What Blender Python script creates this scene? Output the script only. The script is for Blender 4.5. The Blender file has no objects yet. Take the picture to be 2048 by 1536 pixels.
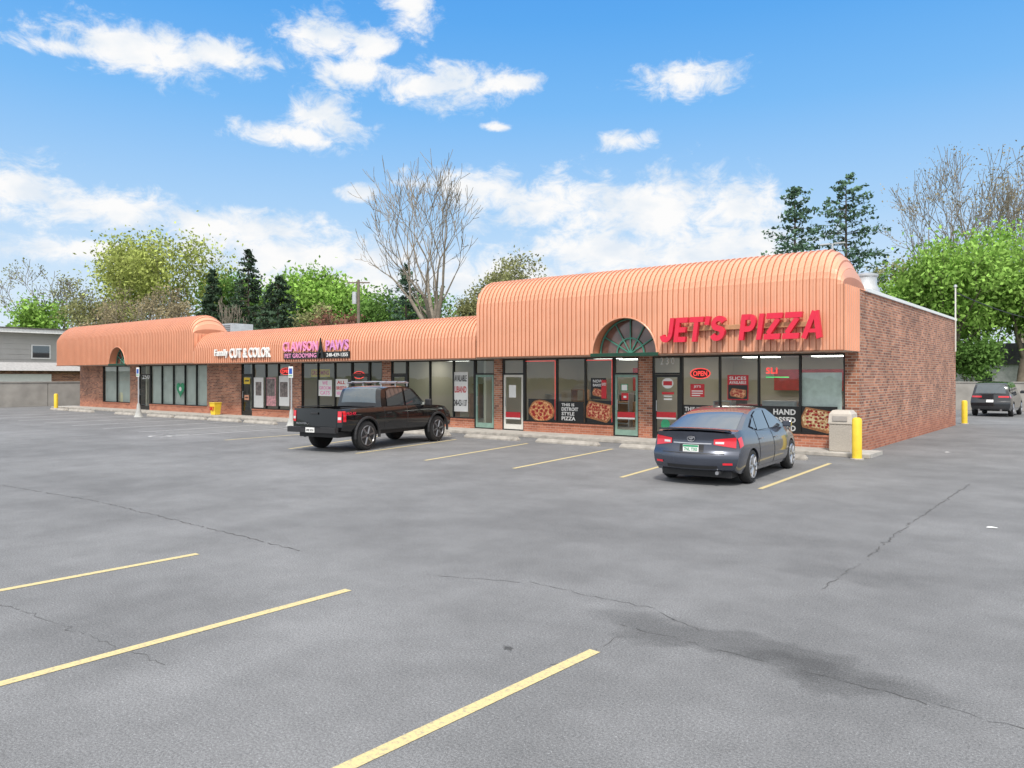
import bpy, bmesh, math, random
import numpy as np
from mathutils import Vector, Matrix
R=math.radians; PI=math.pi
C=bpy.context.scene.collection
random.seed(7)
FPX=1540.0; HZ=752.0; H=2.15; YAW=R(38.5)
Fx,Fy=-math.sin(YAW),math.cos(YAW); Rx,Ry=math.cos(YAW),math.sin(YAW)
def ray(px):
    c=(px-1024)/FPX; return (Fx+c*Rx,Fy+c*Ry)
def G(px,py):
    d=H*FPX/(py-HZ); r=ray(px); return (r[0]*d,r[1]*d)
def FX(px,Y):
    r=ray(px); return r[0]/r[1]*Y
def FZ(px,py,Y):
    r=ray(px); return H+(HZ-py)*(Y/r[1])/FPX
def P(px,d):
    r=ray(px); return (r[0]*d,r[1]*d)
def ZD(py,d): return H+(HZ-py)*d/FPX

# ---------------------------------------------------------------- materials
MATS={}
def nd(nt,t,**k):
    n=nt.nodes.new(t)
    for a,b in k.items(): setattr(n,a,b)
    return n
def pm(name,col,rough=.6,metal=0,var=.15,scale=6,bump=0,bscale=80,emit=0,coat=0,spec=.5):
    if name in MATS: return MATS[name]
    m=bpy.data.materials.new(name); m.use_nodes=True; nt=m.node_tree; L=nt.links
    b=nt.nodes['Principled BSDF']
    tc=nd(nt,'ShaderNodeTexCoord'); no=nd(nt,'ShaderNodeTexNoise'); no.inputs['Scale'].default_value=scale; no.inputs['Detail'].default_value=5
    L.new(tc.outputs['Object'],no.inputs['Vector'])
    mr=nd(nt,'ShaderNodeMapRange'); mr.inputs['From Min'].default_value=.25; mr.inputs['From Max'].default_value=.75
    mr.inputs['To Min'].default_value=1-var; mr.inputs['To Max'].default_value=1+var
    L.new(no.outputs['Fac'],mr.inputs['Value'])
    vm=nd(nt,'ShaderNodeVectorMath',operation='SCALE'); vm.inputs[0].default_value=col[:3]; L.new(mr.outputs['Result'],vm.inputs['Scale'])
    L.new(vm.outputs[0],b.inputs['Base Color'])
    b.inputs['Roughness'].default_value=rough; b.inputs['Metallic'].default_value=metal
    b.inputs['Coat Weight'].default_value=coat; b.inputs['Coat Roughness'].default_value=.03
    b.inputs['Specular IOR Level'].default_value=spec
    if emit:
        L.new(vm.outputs[0],b.inputs['Emission Color']); b.inputs['Emission Strength'].default_value=emit
    if bump:
        n2=nd(nt,'ShaderNodeTexNoise'); n2.inputs['Scale'].default_value=bscale; n2.inputs['Detail'].default_value=4
        L.new(tc.outputs['Object'],n2.inputs['Vector'])
        bp=nd(nt,'ShaderNodeBump'); bp.inputs['Strength'].default_value=bump; bp.inputs['Distance'].default_value=.02
        L.new(n2.outputs['Fac'],bp.inputs['Height']); L.new(bp.outputs['Normal'],b.inputs['Normal'])
    MATS[name]=m; return m
def leafm(name,col,tr=.3,isl=.4):
    m=bpy.data.materials.new(name); m.use_nodes=True; nt=m.node_tree; L=nt.links; nt.nodes.remove(nt.nodes['Principled BSDF'])
    tc=nd(nt,'ShaderNodeTexCoord'); no=nd(nt,'ShaderNodeTexNoise'); no.inputs['Scale'].default_value=.45; no.inputs['Detail'].default_value=1; L.new(tc.outputs['Object'],no.inputs['Vector'])
    mr=nd(nt,'ShaderNodeMapRange'); mr.inputs[1].default_value=.3; mr.inputs[2].default_value=.7; mr.inputs[3].default_value=.65; mr.inputs[4].default_value=1.35; L.new(no.outputs['Fac'],mr.inputs[0])
    g=nd(nt,'ShaderNodeNewGeometry'); mi=nd(nt,'ShaderNodeMapRange'); mi.inputs[3].default_value=1-isl; mi.inputs[4].default_value=1+isl; L.new(g.outputs['Random Per Island'],mi.inputs[0])
    mu=nd(nt,'ShaderNodeMath',operation='MULTIPLY'); L.new(mr.outputs[0],mu.inputs[0]); L.new(mi.outputs[0],mu.inputs[1])
    vm=nd(nt,'ShaderNodeVectorMath',operation='SCALE'); vm.inputs[0].default_value=col; L.new(mu.outputs[0],vm.inputs['Scale'])
    d=nd(nt,'ShaderNodeBsdfDiffuse'); t=nd(nt,'ShaderNodeBsdfTranslucent'); L.new(vm.outputs[0],d.inputs[0]); L.new(vm.outputs[0],t.inputs[0])
    mx=nd(nt,'ShaderNodeMixShader'); mx.inputs[0].default_value=tr; L.new(d.outputs[0],mx.inputs[1]); L.new(t.outputs[0],mx.inputs[2]); L.new(mx.outputs[0],nt.nodes['Material Output'].inputs['Surface']); return m
def glass_mat(name,tint,mirror):
    m=bpy.data.materials.new(name); m.use_nodes=True; nt=m.node_tree; L=nt.links; nt.nodes.remove(nt.nodes['Principled BSDF'])
    t=nd(nt,'ShaderNodeBsdfTransparent'); t.inputs[0].default_value=(*tint,1)
    g=nd(nt,'ShaderNodeBsdfGlossy'); g.inputs['Roughness'].default_value=.015; g.inputs['Color'].default_value=(.9,.95,.95,1)
    lw=nd(nt,'ShaderNodeLayerWeight'); lw.inputs[0].default_value=.5
    pw=nd(nt,'ShaderNodeMath',operation='POWER'); pw.inputs[1].default_value=4; L.new(lw.outputs['Facing'],pw.inputs[0])
    no=nd(nt,'ShaderNodeTexNoise'); no.inputs['Scale'].default_value=.8
    tc=nd(nt,'ShaderNodeTexCoord'); L.new(tc.outputs['Object'],no.inputs['Vector'])
    bp=nd(nt,'ShaderNodeBump'); bp.inputs['Strength'].default_value=.08; bp.inputs['Distance'].default_value=.05; L.new(no.outputs['Fac'],bp.inputs['Height']); L.new(bp.outputs['Normal'],g.inputs['Normal'])
    a=nd(nt,'ShaderNodeMath',operation='ADD'); a.inputs[1].default_value=mirror; a.use_clamp=True; L.new(pw.outputs[0],a.inputs[0])
    mx=nd(nt,'ShaderNodeMixShader'); L.new(a.outputs[0],mx.inputs[0]); L.new(t.outputs[0],mx.inputs[1]); L.new(g.outputs[0],mx.inputs[2])
    L.new(mx.outputs[0],nt.nodes['Material Output'].inputs['Surface']); return m
def brick_mat():
    m=bpy.data.materials.new('brick'); m.use_nodes=True; nt=m.node_tree; L=nt.links; b=nt.nodes['Principled BSDF']
    ge=nd(nt,'ShaderNodeNewGeometry'); sp=nd(nt,'ShaderNodeSeparateXYZ'); L.new(ge.outputs['Position'],sp.inputs[0])
    ad=nd(nt,'ShaderNodeMath',operation='ADD'); L.new(sp.outputs[0],ad.inputs[0]); L.new(sp.outputs[1],ad.inputs[1])
    cb=nd(nt,'ShaderNodeCombineXYZ'); L.new(ad.outputs[0],cb.inputs[0]); L.new(sp.outputs[2],cb.inputs[1])
    br=nd(nt,'ShaderNodeTexBrick'); L.new(cb.outputs[0],br.inputs['Vector'])
    br.inputs['Scale'].default_value=1; br.inputs['Brick Width'].default_value=.23; br.inputs['Row Height'].default_value=.080
    br.inputs['Mortar Size'].default_value=.009; br.inputs['Mortar Smooth'].default_value=.1; br.inputs['Bias'].default_value=0
    br.inputs['Color1'].default_value=(.19,.068,.043,1); br.inputs['Color2'].default_value=(.50,.215,.125,1); br.inputs['Mortar'].default_value=(.42,.34,.28,1)
    no=nd(nt,'ShaderNodeTexNoise'); no.inputs['Scale'].default_value=1.3; no.inputs['Detail'].default_value=6; L.new(ge.outputs['Position'],no.inputs['Vector'])
    mr=nd(nt,'ShaderNodeMapRange'); mr.inputs['From Min'].default_value=.3; mr.inputs['From Max'].default_value=.7; mr.inputs['To Min'].default_value=.78; mr.inputs['To Max'].default_value=1.25; L.new(no.outputs['Fac'],mr.inputs[0])
    vm=nd(nt,'ShaderNodeVectorMath',operation='SCALE'); L.new(br.outputs['Color'],vm.inputs[0]); L.new(mr.outputs[0],vm.inputs['Scale'])
    m2=nd(nt,'ShaderNodeMapRange'); m2.inputs['From Min'].default_value=.3; m2.inputs['From Max'].default_value=.9; m2.inputs['To Min'].default_value=.45; m2.inputs['To Max'].default_value=0; L.new(sp.outputs[2],m2.inputs[0])
    mx=nd(nt,'ShaderNodeMix',data_type='RGBA'); L.new(m2.outputs[0],mx.inputs[0]); L.new(vm.outputs[0],mx.inputs[6]); mx.inputs[7].default_value=(.42,.13,.07,1)
    L.new(mx.outputs[2],b.inputs['Base Color']); b.inputs['Roughness'].default_value=.85
    bp=nd(nt,'ShaderNodeBump'); bp.inputs['Strength'].default_value=.5; bp.inputs['Distance'].default_value=.01; bp.invert=True
    L.new(br.outputs['Fac'],bp.inputs['Height']); L.new(bp.outputs[0],b.inputs['Normal'])
    return m
def asphalt_mat():
    m=bpy.data.materials.new('asphalt'); m.use_nodes=True; nt=m.node_tree; L=nt.links; b=nt.nodes['Principled BSDF']
    ge=nd(nt,'ShaderNodeNewGeometry'); pos=ge.outputs['Position']
    def noise(s,d=5,ro=.5):
        n=nd(nt,'ShaderNodeTexNoise'); n.inputs['Scale'].default_value=s; n.inputs['Detail'].default_value=d; n.inputs['Roughness'].default_value=ro; L.new(pos,n.inputs['Vector']); return n.outputs['Fac']
    def mrg(v,a,b_,c,d):
        n=nd(nt,'ShaderNodeMapRange'); n.inputs[1].default_value=a; n.inputs[2].default_value=b_; n.inputs[3].default_value=c; n.inputs[4].default_value=d; L.new(v,n.inputs[0]); return n.outputs[0]
    def mul(a,b_,op='MULTIPLY'):
        n=nd(nt,'ShaderNodeMath',operation=op)
        for i,v in enumerate((a,b_)):
            if isinstance(v,(int,float)): n.inputs[i].default_value=v
            else: L.new(v,n.inputs[i])
        return n.outputs[0]
    v=mul(mrg(noise(.16,6,.65),.35,.65,.84,1.14), mrg(noise(.8,7,.7),.35,.65,.86,1.14))
    v=mul(v,mrg(noise(60,3,.8),.36,.64,.66,1.34))
    v=mul(v,mrg(noise(190,2,.7),.34,.66,.62,1.38))
    vo=nd(nt,'ShaderNodeTexVoronoi'); vo.inputs['Scale'].default_value=46; L.new(pos,vo.inputs['Vector'])
    st=mrg(vo.outputs['Distance'],.12,.20,1,0)
    sc=nd(nt,'ShaderNodeSeparateColor'); L.new(vo.outputs['Color'],sc.inputs[0]); st2=mul(st,mrg(sc.outputs[1],.85,.95,0,.5)); st=mul(st,mrg(sc.outputs[0],.76,.9,0,1))
    v=mul(v,mul(mul(st,1.0),1,'ADD')); v=mul(v,mrg(st2,0,1,1,.3))
    dn=nd(nt,'ShaderNodeTexNoise'); dn.inputs['Scale'].default_value=1.8; dn.inputs['Detail'].default_value=6; L.new(pos,dn.inputs['Vector'])
    va=nd(nt,'ShaderNodeVectorMath',operation='MULTIPLY_ADD'); L.new(dn.outputs['Color'],va.inputs[0]); va.inputs[1].default_value=(1.3,1.3,0); L.new(pos,va.inputs[2])
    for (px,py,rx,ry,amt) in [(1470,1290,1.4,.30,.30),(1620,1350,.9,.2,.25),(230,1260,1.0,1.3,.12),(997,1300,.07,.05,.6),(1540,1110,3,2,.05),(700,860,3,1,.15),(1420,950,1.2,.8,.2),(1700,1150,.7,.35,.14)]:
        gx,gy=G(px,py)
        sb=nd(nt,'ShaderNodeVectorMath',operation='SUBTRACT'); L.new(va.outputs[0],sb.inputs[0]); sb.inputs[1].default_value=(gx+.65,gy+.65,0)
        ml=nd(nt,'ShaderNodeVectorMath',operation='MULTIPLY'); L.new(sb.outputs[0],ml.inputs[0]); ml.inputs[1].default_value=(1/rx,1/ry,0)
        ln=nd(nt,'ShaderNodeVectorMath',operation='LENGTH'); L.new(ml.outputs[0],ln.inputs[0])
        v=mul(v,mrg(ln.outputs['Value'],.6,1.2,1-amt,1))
    vs=nd(nt,'ShaderNodeVectorMath',operation='SCALE'); vs.inputs[0].default_value=(.174,.175,.178); L.new(v,vs.inputs['Scale'])
    L.new(vs.outputs[0],b.inputs['Base Color']); b.inputs['Roughness'].default_value=.85; b.inputs['Specular IOR Level'].default_value=.25
    bp=nd(nt,'ShaderNodeBump'); bp.inputs['Strength'].default_value=.3; bp.inputs['Distance'].default_value=.004; L.new(noise(120,3,.7),bp.inputs['Height']); L.new(bp.outputs[0],b.inputs['Normal'])
    return m
def worn_paint(name,col):
    m=bpy.data.materials.new(name); m.use_nodes=True; nt=m.node_tree; L=nt.links; b=nt.nodes['Principled BSDF']
    ge=nd(nt,'ShaderNodeNewGeometry')
    n=nd(nt,'ShaderNodeTexNoise'); n.inputs['Scale'].default_value=32; n.inputs['Detail'].default_value=8; n.inputs['Roughness'].default_value=.8; L.new(ge.outputs['Position'],n.inputs['Vector'])
    mr=nd(nt,'ShaderNodeMapRange'); mr.inputs[1].default_value=.50; mr.inputs[2].default_value=.62; L.new(n.outputs['Fac'],mr.inputs[0])
    mx=nd(nt,'ShaderNodeMix',data_type='RGBA'); L.new(mr.outputs[0],mx.inputs[0]); mx.inputs[6].default_value=(*col,1); mx.inputs[7].default_value=tuple(c*.35+.12 for c in col)+(1,)
    L.new(mx.outputs[2],b.inputs['Base Color']); b.inputs['Roughness'].default_value=.75; return m
def pizza_mat(name,a,b_,c,sc):
    m=bpy.data.materials.new(name); m.use_nodes=True; nt=m.node_tree; L=nt.links; b=nt.nodes['Principled BSDF']
    ge=nd(nt,'ShaderNodeNewGeometry'); v=nd(nt,'ShaderNodeTexVoronoi'); v.inputs['Scale'].default_value=sc; L.new(ge.outputs['Position'],v.inputs['Vector'])
    cr=nd(nt,'ShaderNodeValToRGB'); e=cr.color_ramp.elements; e[0].color=(*a,1); e[1].color=(*c,1); e[1].position=.75; x=e.new(.4); x.color=(*b_,1)
    L.new(v.outputs['Distance'],cr.inputs[0]); L.new(cr.outputs[0],b.inputs['Base Color']); b.inputs['Roughness'].default_value=.5; return m
BRICK=brick_mat(); ASPH=asphalt_mat()
GLASS=glass_mat('storefront_glass',(.82,.88,.86),.08); CARGLASS=pm('car_glass',(.10,.12,.13),.04,.55,.05,spec=.9,coat=1.0)
YEL=worn_paint('yellow_road_paint',(.60,.49,.24)); WHT=worn_paint('white_road_paint',(.5,.5,.5))
PIZ1=pizza_mat('cheese_print',(.45,.05,.02),(.60,.15,.05),(.80,.5,.22),18); PIZ2=pizza_mat('slab_print',(.16,.03,.02),(.45,.08,.04),(.72,.42,.22),15)
CRUST=pm('crust_print',(.38,.16,.06),.5,0,.5,14); PEP=pm('pepperoni_print',(.36,.02,.015),.5,0,.4,20)
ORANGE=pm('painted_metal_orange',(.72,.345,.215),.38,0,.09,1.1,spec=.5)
ORANGE2=pm('painted_metal_orange_shaded',(.52,.21,.12),.5,0,.1,2); GROOVE_SHADE=pm('painted_metal_orange_groove_shade',(.44,.17,.09),.5,0,.1,2)  # darker oranges for arch lining and rib sides, shade painted into the colour
BRONZE=pm('dark_bronze_frame',(.022,.022,.021),.4,.3); SEAFM=pm('pale_green_frame',(.22,.34,.28),.45,.1)
CONC=pm('concrete',(.44,.42,.385),.85,0,.18,3,.3,50); CONC2=pm('stained_concrete',(.38,.35,.31),.9,0,.3,5,.4,60)
WALLC=pm('grey_concrete_wall',(.32,.305,.28),.9,0,.22,1.2,.3,30)
WHITE=pm('white_paint',(.78,.78,.76),.5,0,.05); CREAM=pm('cream_metal',(.66,.64,.58),.5,0,.08)
RED=pm('red_acrylic',(.70,.025,.06),.35,0,.05,spec=.4); REDP=pm('red_print',(.55,.02,.03),.5); BLACK=pm('black_print',(.014,.014,.014),.45)
NEONR=pm('neon_red',(1,.08,.07),.4,emit=1.0); NEONG=pm('led_green',(.05,.9,.25),.4,emit=.9)
YELP=pm('yellow_paint',(.80,.56,.04),.5,0,.12,5); PINK=pm('pink_letters',(.80,.30,.52),.4); GREEN=pm('dark_green_metal',(.012,.06,.035),.45,.2)
GRN=pm('green_print',(.03,.30,.14),.5); TAN=pm('tan_metal',(.46,.24,.12),.6); STEEL=pm('galvanised_steel',(.55,.56,.57),.4,.6,.15,4); CURT=pm('pale_curtain',(.66,.68,.66),.9,0,.12,2)
RUB=pm('tyre_rubber',(.018,.018,.019),.8,0,.2,20); CHR=pm('alloy',(.5,.5,.52),.28,.9); BPLAS=pm('black_plastic',(.02,.02,.022),.55)
INW=pm('interior_wall_paint',(.62,.55,.44),.9,0,.1,.6); INF=pm('interior_floor_tile',(.34,.32,.29),.6); INC=pm('interior_ceiling_tile',(.75,.75,.73),.9); LAMP=pm('ceiling_light_glow',(1,.97,.9),.5,emit=7)
SIDING=pm('grey_siding',(.46,.45,.43),.8,0,.06,1); ROOFM=pm('dark_shingle',(.10,.095,.09),.95,0,.3,6); ROOFF=pm('roof_membrane',(.30,.30,.29),.9)
# ---------------------------------------------------------------- mesh builder
WORLD={}
class MB:
    def __init__(s): s.v=[];s.f=[];s.m=[]
    def add(s,vs,fs,mi=0):
        n=len(s.v); s.v.extend([tuple(v) for v in vs]); s.f.extend([tuple(i+n for i in f) for f in fs]); s.m.extend([mi]*len(fs)); return s
    def box(s,x0,x1,y0,y1,z0,z1,mi=0,M=None):
        vs=[Vector((x,y,z)) for x in (x0,x1) for y in (y0,y1) for z in (z0,z1)]
        if M is not None: vs=[M@v for v in vs]
        return s.add(vs,[(0,1,3,2),(4,6,7,5),(0,4,5,1),(2,3,7,6),(0,2,6,4),(1,5,7,3)],mi)
    def tube(s,p0,p1,r0,r1=None,n=8,caps=True,mi=0):
        r1=r0 if r1 is None else r1
        p0=Vector(p0);p1=Vector(p1);d=(p1-p0)
        if d.length<1e-6: return s
        d.normalize(); a=d.orthogonal().normalized(); b=d.cross(a)
        vs=[]
        for p,r in ((p0,r0),(p1,r1)):
            for i in range(n):
                t=2*PI*i/n; vs.append(p+a*math.cos(t)*r+b*math.sin(t)*r)
        fs=[(i,(i+1)%n,n+(i+1)%n,n+i) for i in range(n)]
        if caps: fs+=[tuple(range(n-1,-1,-1)),tuple(range(n,2*n))]
        return s.add(vs,fs,mi)
    def lathe(s,prof,n=20,c=(0,0,0),axis='z',mi=0):
        vs=[]
        for r,h in prof:
            for i in range(n):
                t=2*PI*i/n; a,b=r*math.cos(t),r*math.sin(t)
                vs.append((c[0]+a,c[1]+b,c[2]+h) if axis=='z' else (c[0]+h,c[1]+a,c[2]+b))
        fs=[]
        for k in range(len(prof)-1):
            for i in range(n):
                j=(i+1)%n; fs.append((k*n+i,k*n+j,(k+1)*n+j,(k+1)*n+i))
        fs+=[tuple(range(n-1,-1,-1)),tuple(range((len(prof)-1)*n,len(prof)*n))]
        return s.add(vs,fs,mi)
    def prism(s,poly,y0,y1,mi=0):
        n=len(poly); vs=[(x,y0,z) for x,z in poly]+[(x,y1,z) for x,z in poly]
        fs=[(i,(i+1)%n,n+(i+1)%n,n+i) for i in range(n)]+[tuple(range(n-1,-1,-1)),tuple(range(n,2*n))]
        return s.add(vs,fs,mi)
    def grid(s,pts,mi=0):
        a=len(pts);b=len(pts[0]); return s.add([p for r in pts for p in r],[(i*b+j,i*b+j+1,(i+1)*b+j+1,(i+1)*b+j) for i in range(a-1) for j in range(b-1)],mi)
    def build(s,name,mat,parent=None,smooth=False,bevel=0,angle=35,merge=False):
        me=bpy.data.meshes.new(name); org=Vector((0,0,0))
        if parent is None:
            v=np.array(s.v); org=Vector(((v[:,0].min()+v[:,0].max())/2,(v[:,1].min()+v[:,1].max())/2,v[:,2].min()))
        else:
            r=parent
            while r.parent: r=r.parent
            if WORLD.get(r.name,False): org=r.location.copy()
        me.from_pydata([(v[0]-org.x,v[1]-org.y,v[2]-org.z) for v in s.v],[],s.f)
        for m in (mat if isinstance(mat,(list,tuple)) else [mat]): me.materials.append(m)
        me.polygons.foreach_set('material_index',s.m)
        bm=bmesh.new(); bm.from_mesh(me)
        if merge: bmesh.ops.remove_doubles(bm,verts=bm.verts,dist=.0005)
        if bevel or merge: bmesh.ops.recalc_face_normals(bm,faces=bm.faces)
        bm.to_mesh(me); bm.free()
        if smooth:
            me.polygons.foreach_set('use_smooth',[True]*len(me.polygons)); me.set_sharp_from_angle(angle=R(angle))
        o=bpy.data.objects.new(name,me); C.objects.link(o)
        if parent is None: o.location=org
        else: o.parent=parent
        if bevel:
            b=o.modifiers.new('bevel','BEVEL'); b.width=bevel; b.segments=2; b.limit_method='ANGLE'
        return o
def tag(o,label,cat,group=None,kind=None):
    o['label']=label; o['category']=cat
    if group: o['group']=group
    if kind: o['kind']=kind
    return o
def struct(o): o['kind']='structure'; return o
def thing(name,label,cat,loc=(0,0,0),rz=0,group=None,world=True):
    o=bpy.data.objects.new(name,None); C.objects.link(o); o.location=loc; o.rotation_euler=(0,0,rz); o.empty_display_size=.2
    WORLD[o.name]=world; return tag(o,label,cat,group)
TC={}
def txt(body,x0,x1,z0,z1,Y,ext,mat,parent,name='lettering',shear=0,bold=.012,face='-y'):
    key=(body,shear,bold)
    if key not in TC:
        cu=bpy.data.curves.new('t','FONT'); cu.body=body; cu.shear=shear; cu.offset=bold; cu.extrude=.1; cu.resolution_u=3; cu.align_x='CENTER'; cu.space_line=.85; cu.space_character=1+bold*2
        ob=bpy.data.objects.new('t',cu); C.objects.link(ob); bpy.context.view_layer.update()
        me=bpy.data.meshes.new_from_object(ob.evaluated_get(bpy.context.evaluated_depsgraph_get()))
        v=np.array([tuple(a.co) for a in me.vertices]); f=[tuple(p.vertices) for p in me.polygons]
        bpy.data.objects.remove(ob); bpy.data.curves.remove(cu); bpy.data.meshes.remove(me)
        v-=v.min(0); v/=np.maximum(v.max(0),1e-6); TC[key]=(v,f)
    v,f=TC[key]; mb=MB()
    if face=='-y': vs=[(x0+a*(x1-x0),Y-c*ext,z0+b*(z1-z0)) for a,b,c in v]
    else: vs=[(Y+c*ext,x0+a*(x1-x0),z0+b*(z1-z0)) for a,b,c in v]
    mb.add(vs,f); return mb.build(name,mat,parent)

# ---------------------------------------------------------------- world, sun, camera
S=.12
w=bpy.data.worlds.new('World'); bpy.context.scene.world=w; w.use_nodes=True; nt=w.node_tree; L=nt.links
bg=nt.nodes['Background']; bg.inputs['Strength'].default_value=S
SUN_AZ=R(150); SUN_EL=R(52)
sky=nd(nt,'ShaderNodeTexSky',sky_type='NISHITA'); sky.sun_disc=False; sky.sun_elevation=SUN_EL; sky.sun_rotation=SUN_AZ
tc=nd(nt,'ShaderNodeTexCoord'); sp=nd(nt,'ShaderNodeSeparateXYZ'); L.new(tc.outputs['Generated'],sp.inputs[0])
az=nd(nt,'ShaderNodeMath',operation='ARCTAN2'); L.new(sp.outputs[0],az.inputs[0]); L.new(sp.outputs[1],az.inputs[1])
el=nd(nt,'ShaderNodeMath',operation='ARCSINE'); L.new(sp.outputs[2],el.inputs[0])
cb=nd(nt,'ShaderNodeCombineXYZ'); L.new(az.outputs[0],cb.inputs[0]); L.new(el.outputs[0],cb.inputs[1])
rp=nd(nt,'ShaderNodeValToRGB'); L.new(el.outputs[0],rp.inputs[0]); e=rp.color_ramp.elements
e[0].position=0; e[0].color=(.80,.90,.99,1); e[1].position=.52; e[1].color=(.07,.35,.90,1)
for p_,c_ in ((.10,(.68,.83,.99)),(.20,(.43,.68,.98)),(.33,(.20,.52,.97)),(.43,(.11,.42,.93))):
    x=e.new(p_); x.color=(*c_,1)
sc=nd(nt,'ShaderNodeVectorMath',operation='SCALE'); L.new(rp.outputs[0],sc.inputs[0]); sc.inputs['Scale'].default_value=1/S
mixs=nd(nt,'ShaderNodeMix',data_type='RGBA'); mixs.inputs[0].default_value=.9; L.new(sky.outputs[0],mixs.inputs[6]); L.new(sc.outputs[0],mixs.inputs[7])
def azel(px,py):
    c=(px-1024)/FPX; return (-YAW+math.atan(c), math.atan((HZ-py)/FPX/math.sqrt(1+c*c)))
CL=[(120,95,75,12),(290,102,150,34),(440,112,100,22),(660,75,80,34),(740,90,50,26),(825,22,45,32),(715,148,80,26),(880,172,125,32),(1010,165,75,18),
(1375,158,92,25),(650,232,70,32),(600,272,105,19),(1248,284,52,15),(992,254,28,6),(35,375,92,36),(200,418,140,30),
(470,455,170,28),(715,384,36,15),(950,372,110,28),(1090,405,140,40),(1300,425,210,60),(1480,415,80,46),(1230,510,240,44),(1430,500,160,54),(600,515,260,40),(740,570,260,36),(1000,560,220,40),(150,500,160,18)]
cur=None
for (px,py,rx,ry) in CL:
    a,el_=azel(px,py)
    s1=nd(nt,'ShaderNodeVectorMath',operation='SUBTRACT'); L.new(cb.outputs[0],s1.inputs[0]); s1.inputs[1].default_value=(a,el_,0)
    s2=nd(nt,'ShaderNodeVectorMath',operation='MULTIPLY'); L.new(s1.outputs[0],s2.inputs[0]); s2.inputs[1].default_value=(FPX/rx*1.1,FPX/ry*.95,0)
    s3=nd(nt,'ShaderNodeVectorMath',operation='LENGTH'); L.new(s2.outputs[0],s3.inputs[0])
    o_=s3.outputs['Value']
    if cur is not None:
        mn=nd(nt,'ShaderNodeMath',operation='SMOOTH_MIN'); mn.inputs[2].default_value=.2; L.new(cur,mn.inputs[0]); L.new(o_,mn.inputs[1]); o_=mn.outputs[0]
    cur=o_
mp=nd(nt,'ShaderNodeVectorMath',operation='MULTIPLY'); L.new(cb.outputs[0],mp.inputs[0]); mp.inputs[1].default_value=(1,1.6,1)
n1=nd(nt,'ShaderNodeTexNoise'); n1.inputs['Scale'].default_value=24; n1.inputs['Detail'].default_value=8; n1.inputs['Roughness'].default_value=.66; n1.inputs['Distortion'].default_value=.4; L.new(mp.outputs[0],n1.inputs['Vector'])
t1=nd(nt,'ShaderNodeMath',operation='MULTIPLY_ADD'); L.new(n1.outputs['Fac'],t1.inputs[0]); t1.inputs[1].default_value=-3.6; t1.inputs[2].default_value=1.9
t2=nd(nt,'ShaderNodeMath',operation='ADD'); L.new(cur,t2.inputs[0]); L.new(t1.outputs[0],t2.inputs[1])
dn=nd(nt,'ShaderNodeMapRange',interpolation_type='SMOOTHSTEP'); dn.inputs[1].default_value=1.65; dn.inputs[2].default_value=.35; dn.inputs[3].default_value=0; dn.inputs[4].default_value=1; L.new(t2.outputs[0],dn.inputs[0])
n2=nd(nt,'ShaderNodeTexNoise'); n2.inputs['Scale'].default_value=14; n2.inputs['Detail'].default_value=4; L.new(mp.outputs[0],n2.inputs['Vector'])
cr=nd(nt,'ShaderNodeValToRGB'); L.new(n2.outputs['Fac'],cr.inputs[0]); cr.color_ramp.elements[0].position=.35; cr.color_ramp.elements[0].color=(.80,.87,.95,1); cr.color_ramp.elements[1].position=.55; cr.color_ramp.elements[1].color=(1.0,1.0,1.0,1)
cs=nd(nt,'ShaderNodeVectorMath',operation='SCALE'); L.new(cr.outputs[0],cs.inputs[0]); cs.inputs['Scale'].default_value=.98/S
mx=nd(nt,'ShaderNodeMix',data_type='RGBA'); L.new(dn.outputs[0],mx.inputs[0]); L.new(mixs.outputs[2],mx.inputs[6]); L.new(cs.outputs[0],mx.inputs[7])
fa=nd(nt,'ShaderNodeMapRange'); fa.inputs[1].default_value=.50; fa.inputs[2].default_value=.85; L.new(el.outputs[0],fa.inputs[0])  # unseen sky overhead and behind the camera brightened, added as soft fill light
dt=nd(nt,'ShaderNodeVectorMath',operation='DOT_PRODUCT'); L.new(tc.outputs['Generated'],dt.inputs[0]); dt.inputs[1].default_value=(Fx,Fy,0)
fb=nd(nt,'ShaderNodeMapRange'); fb.inputs[1].default_value=.5; fb.inputs[2].default_value=-.1; L.new(dt.outputs['Value'],fb.inputs[0])
fe=nd(nt,'ShaderNodeMapRange'); fe.inputs[1].default_value=.0; fe.inputs[2].default_value=.30; L.new(el.outputs[0],fe.inputs[0])
fm=nd(nt,'ShaderNodeMath',operation='MULTIPLY'); L.new(fb.outputs[0],fm.inputs[0]); L.new(fe.outputs[0],fm.inputs[1])
fx_=nd(nt,'ShaderNodeMath',operation='MAXIMUM'); L.new(fa.outputs[0],fx_.inputs[0]); L.new(fm.outputs[0],fx_.inputs[1])
cv=nd(nt,'ShaderNodeVectorMath',operation='MULTIPLY'); L.new(cr.outputs[0],cv.inputs[0]); cv.inputs[1].default_value=(1.44/S,1.43/S,1.42/S)
mz=nd(nt,'ShaderNodeMix',data_type='RGBA'); L.new(fx_.outputs[0],mz.inputs[0]); L.new(mx.outputs[2],mz.inputs[6]); L.new(cv.outputs[0],mz.inputs[7])
L.new(mz.outputs[2],bg.inputs['Color'])
sl=bpy.data.lights.new('sun','SUN'); sl.energy=3.4; sl.angle=R(6); sl.color=(1,.95,.88)
so=bpy.data.objects.new('sun',sl); C.objects.link(so)
sd=Vector((math.sin(SUN_AZ)*math.cos(SUN_EL),math.cos(SUN_AZ)*math.cos(SUN_EL),math.sin(SUN_EL)))
so.rotation_euler=sd.to_track_quat('Z','Y').to_euler(); so.location=(0,0,30)
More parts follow.
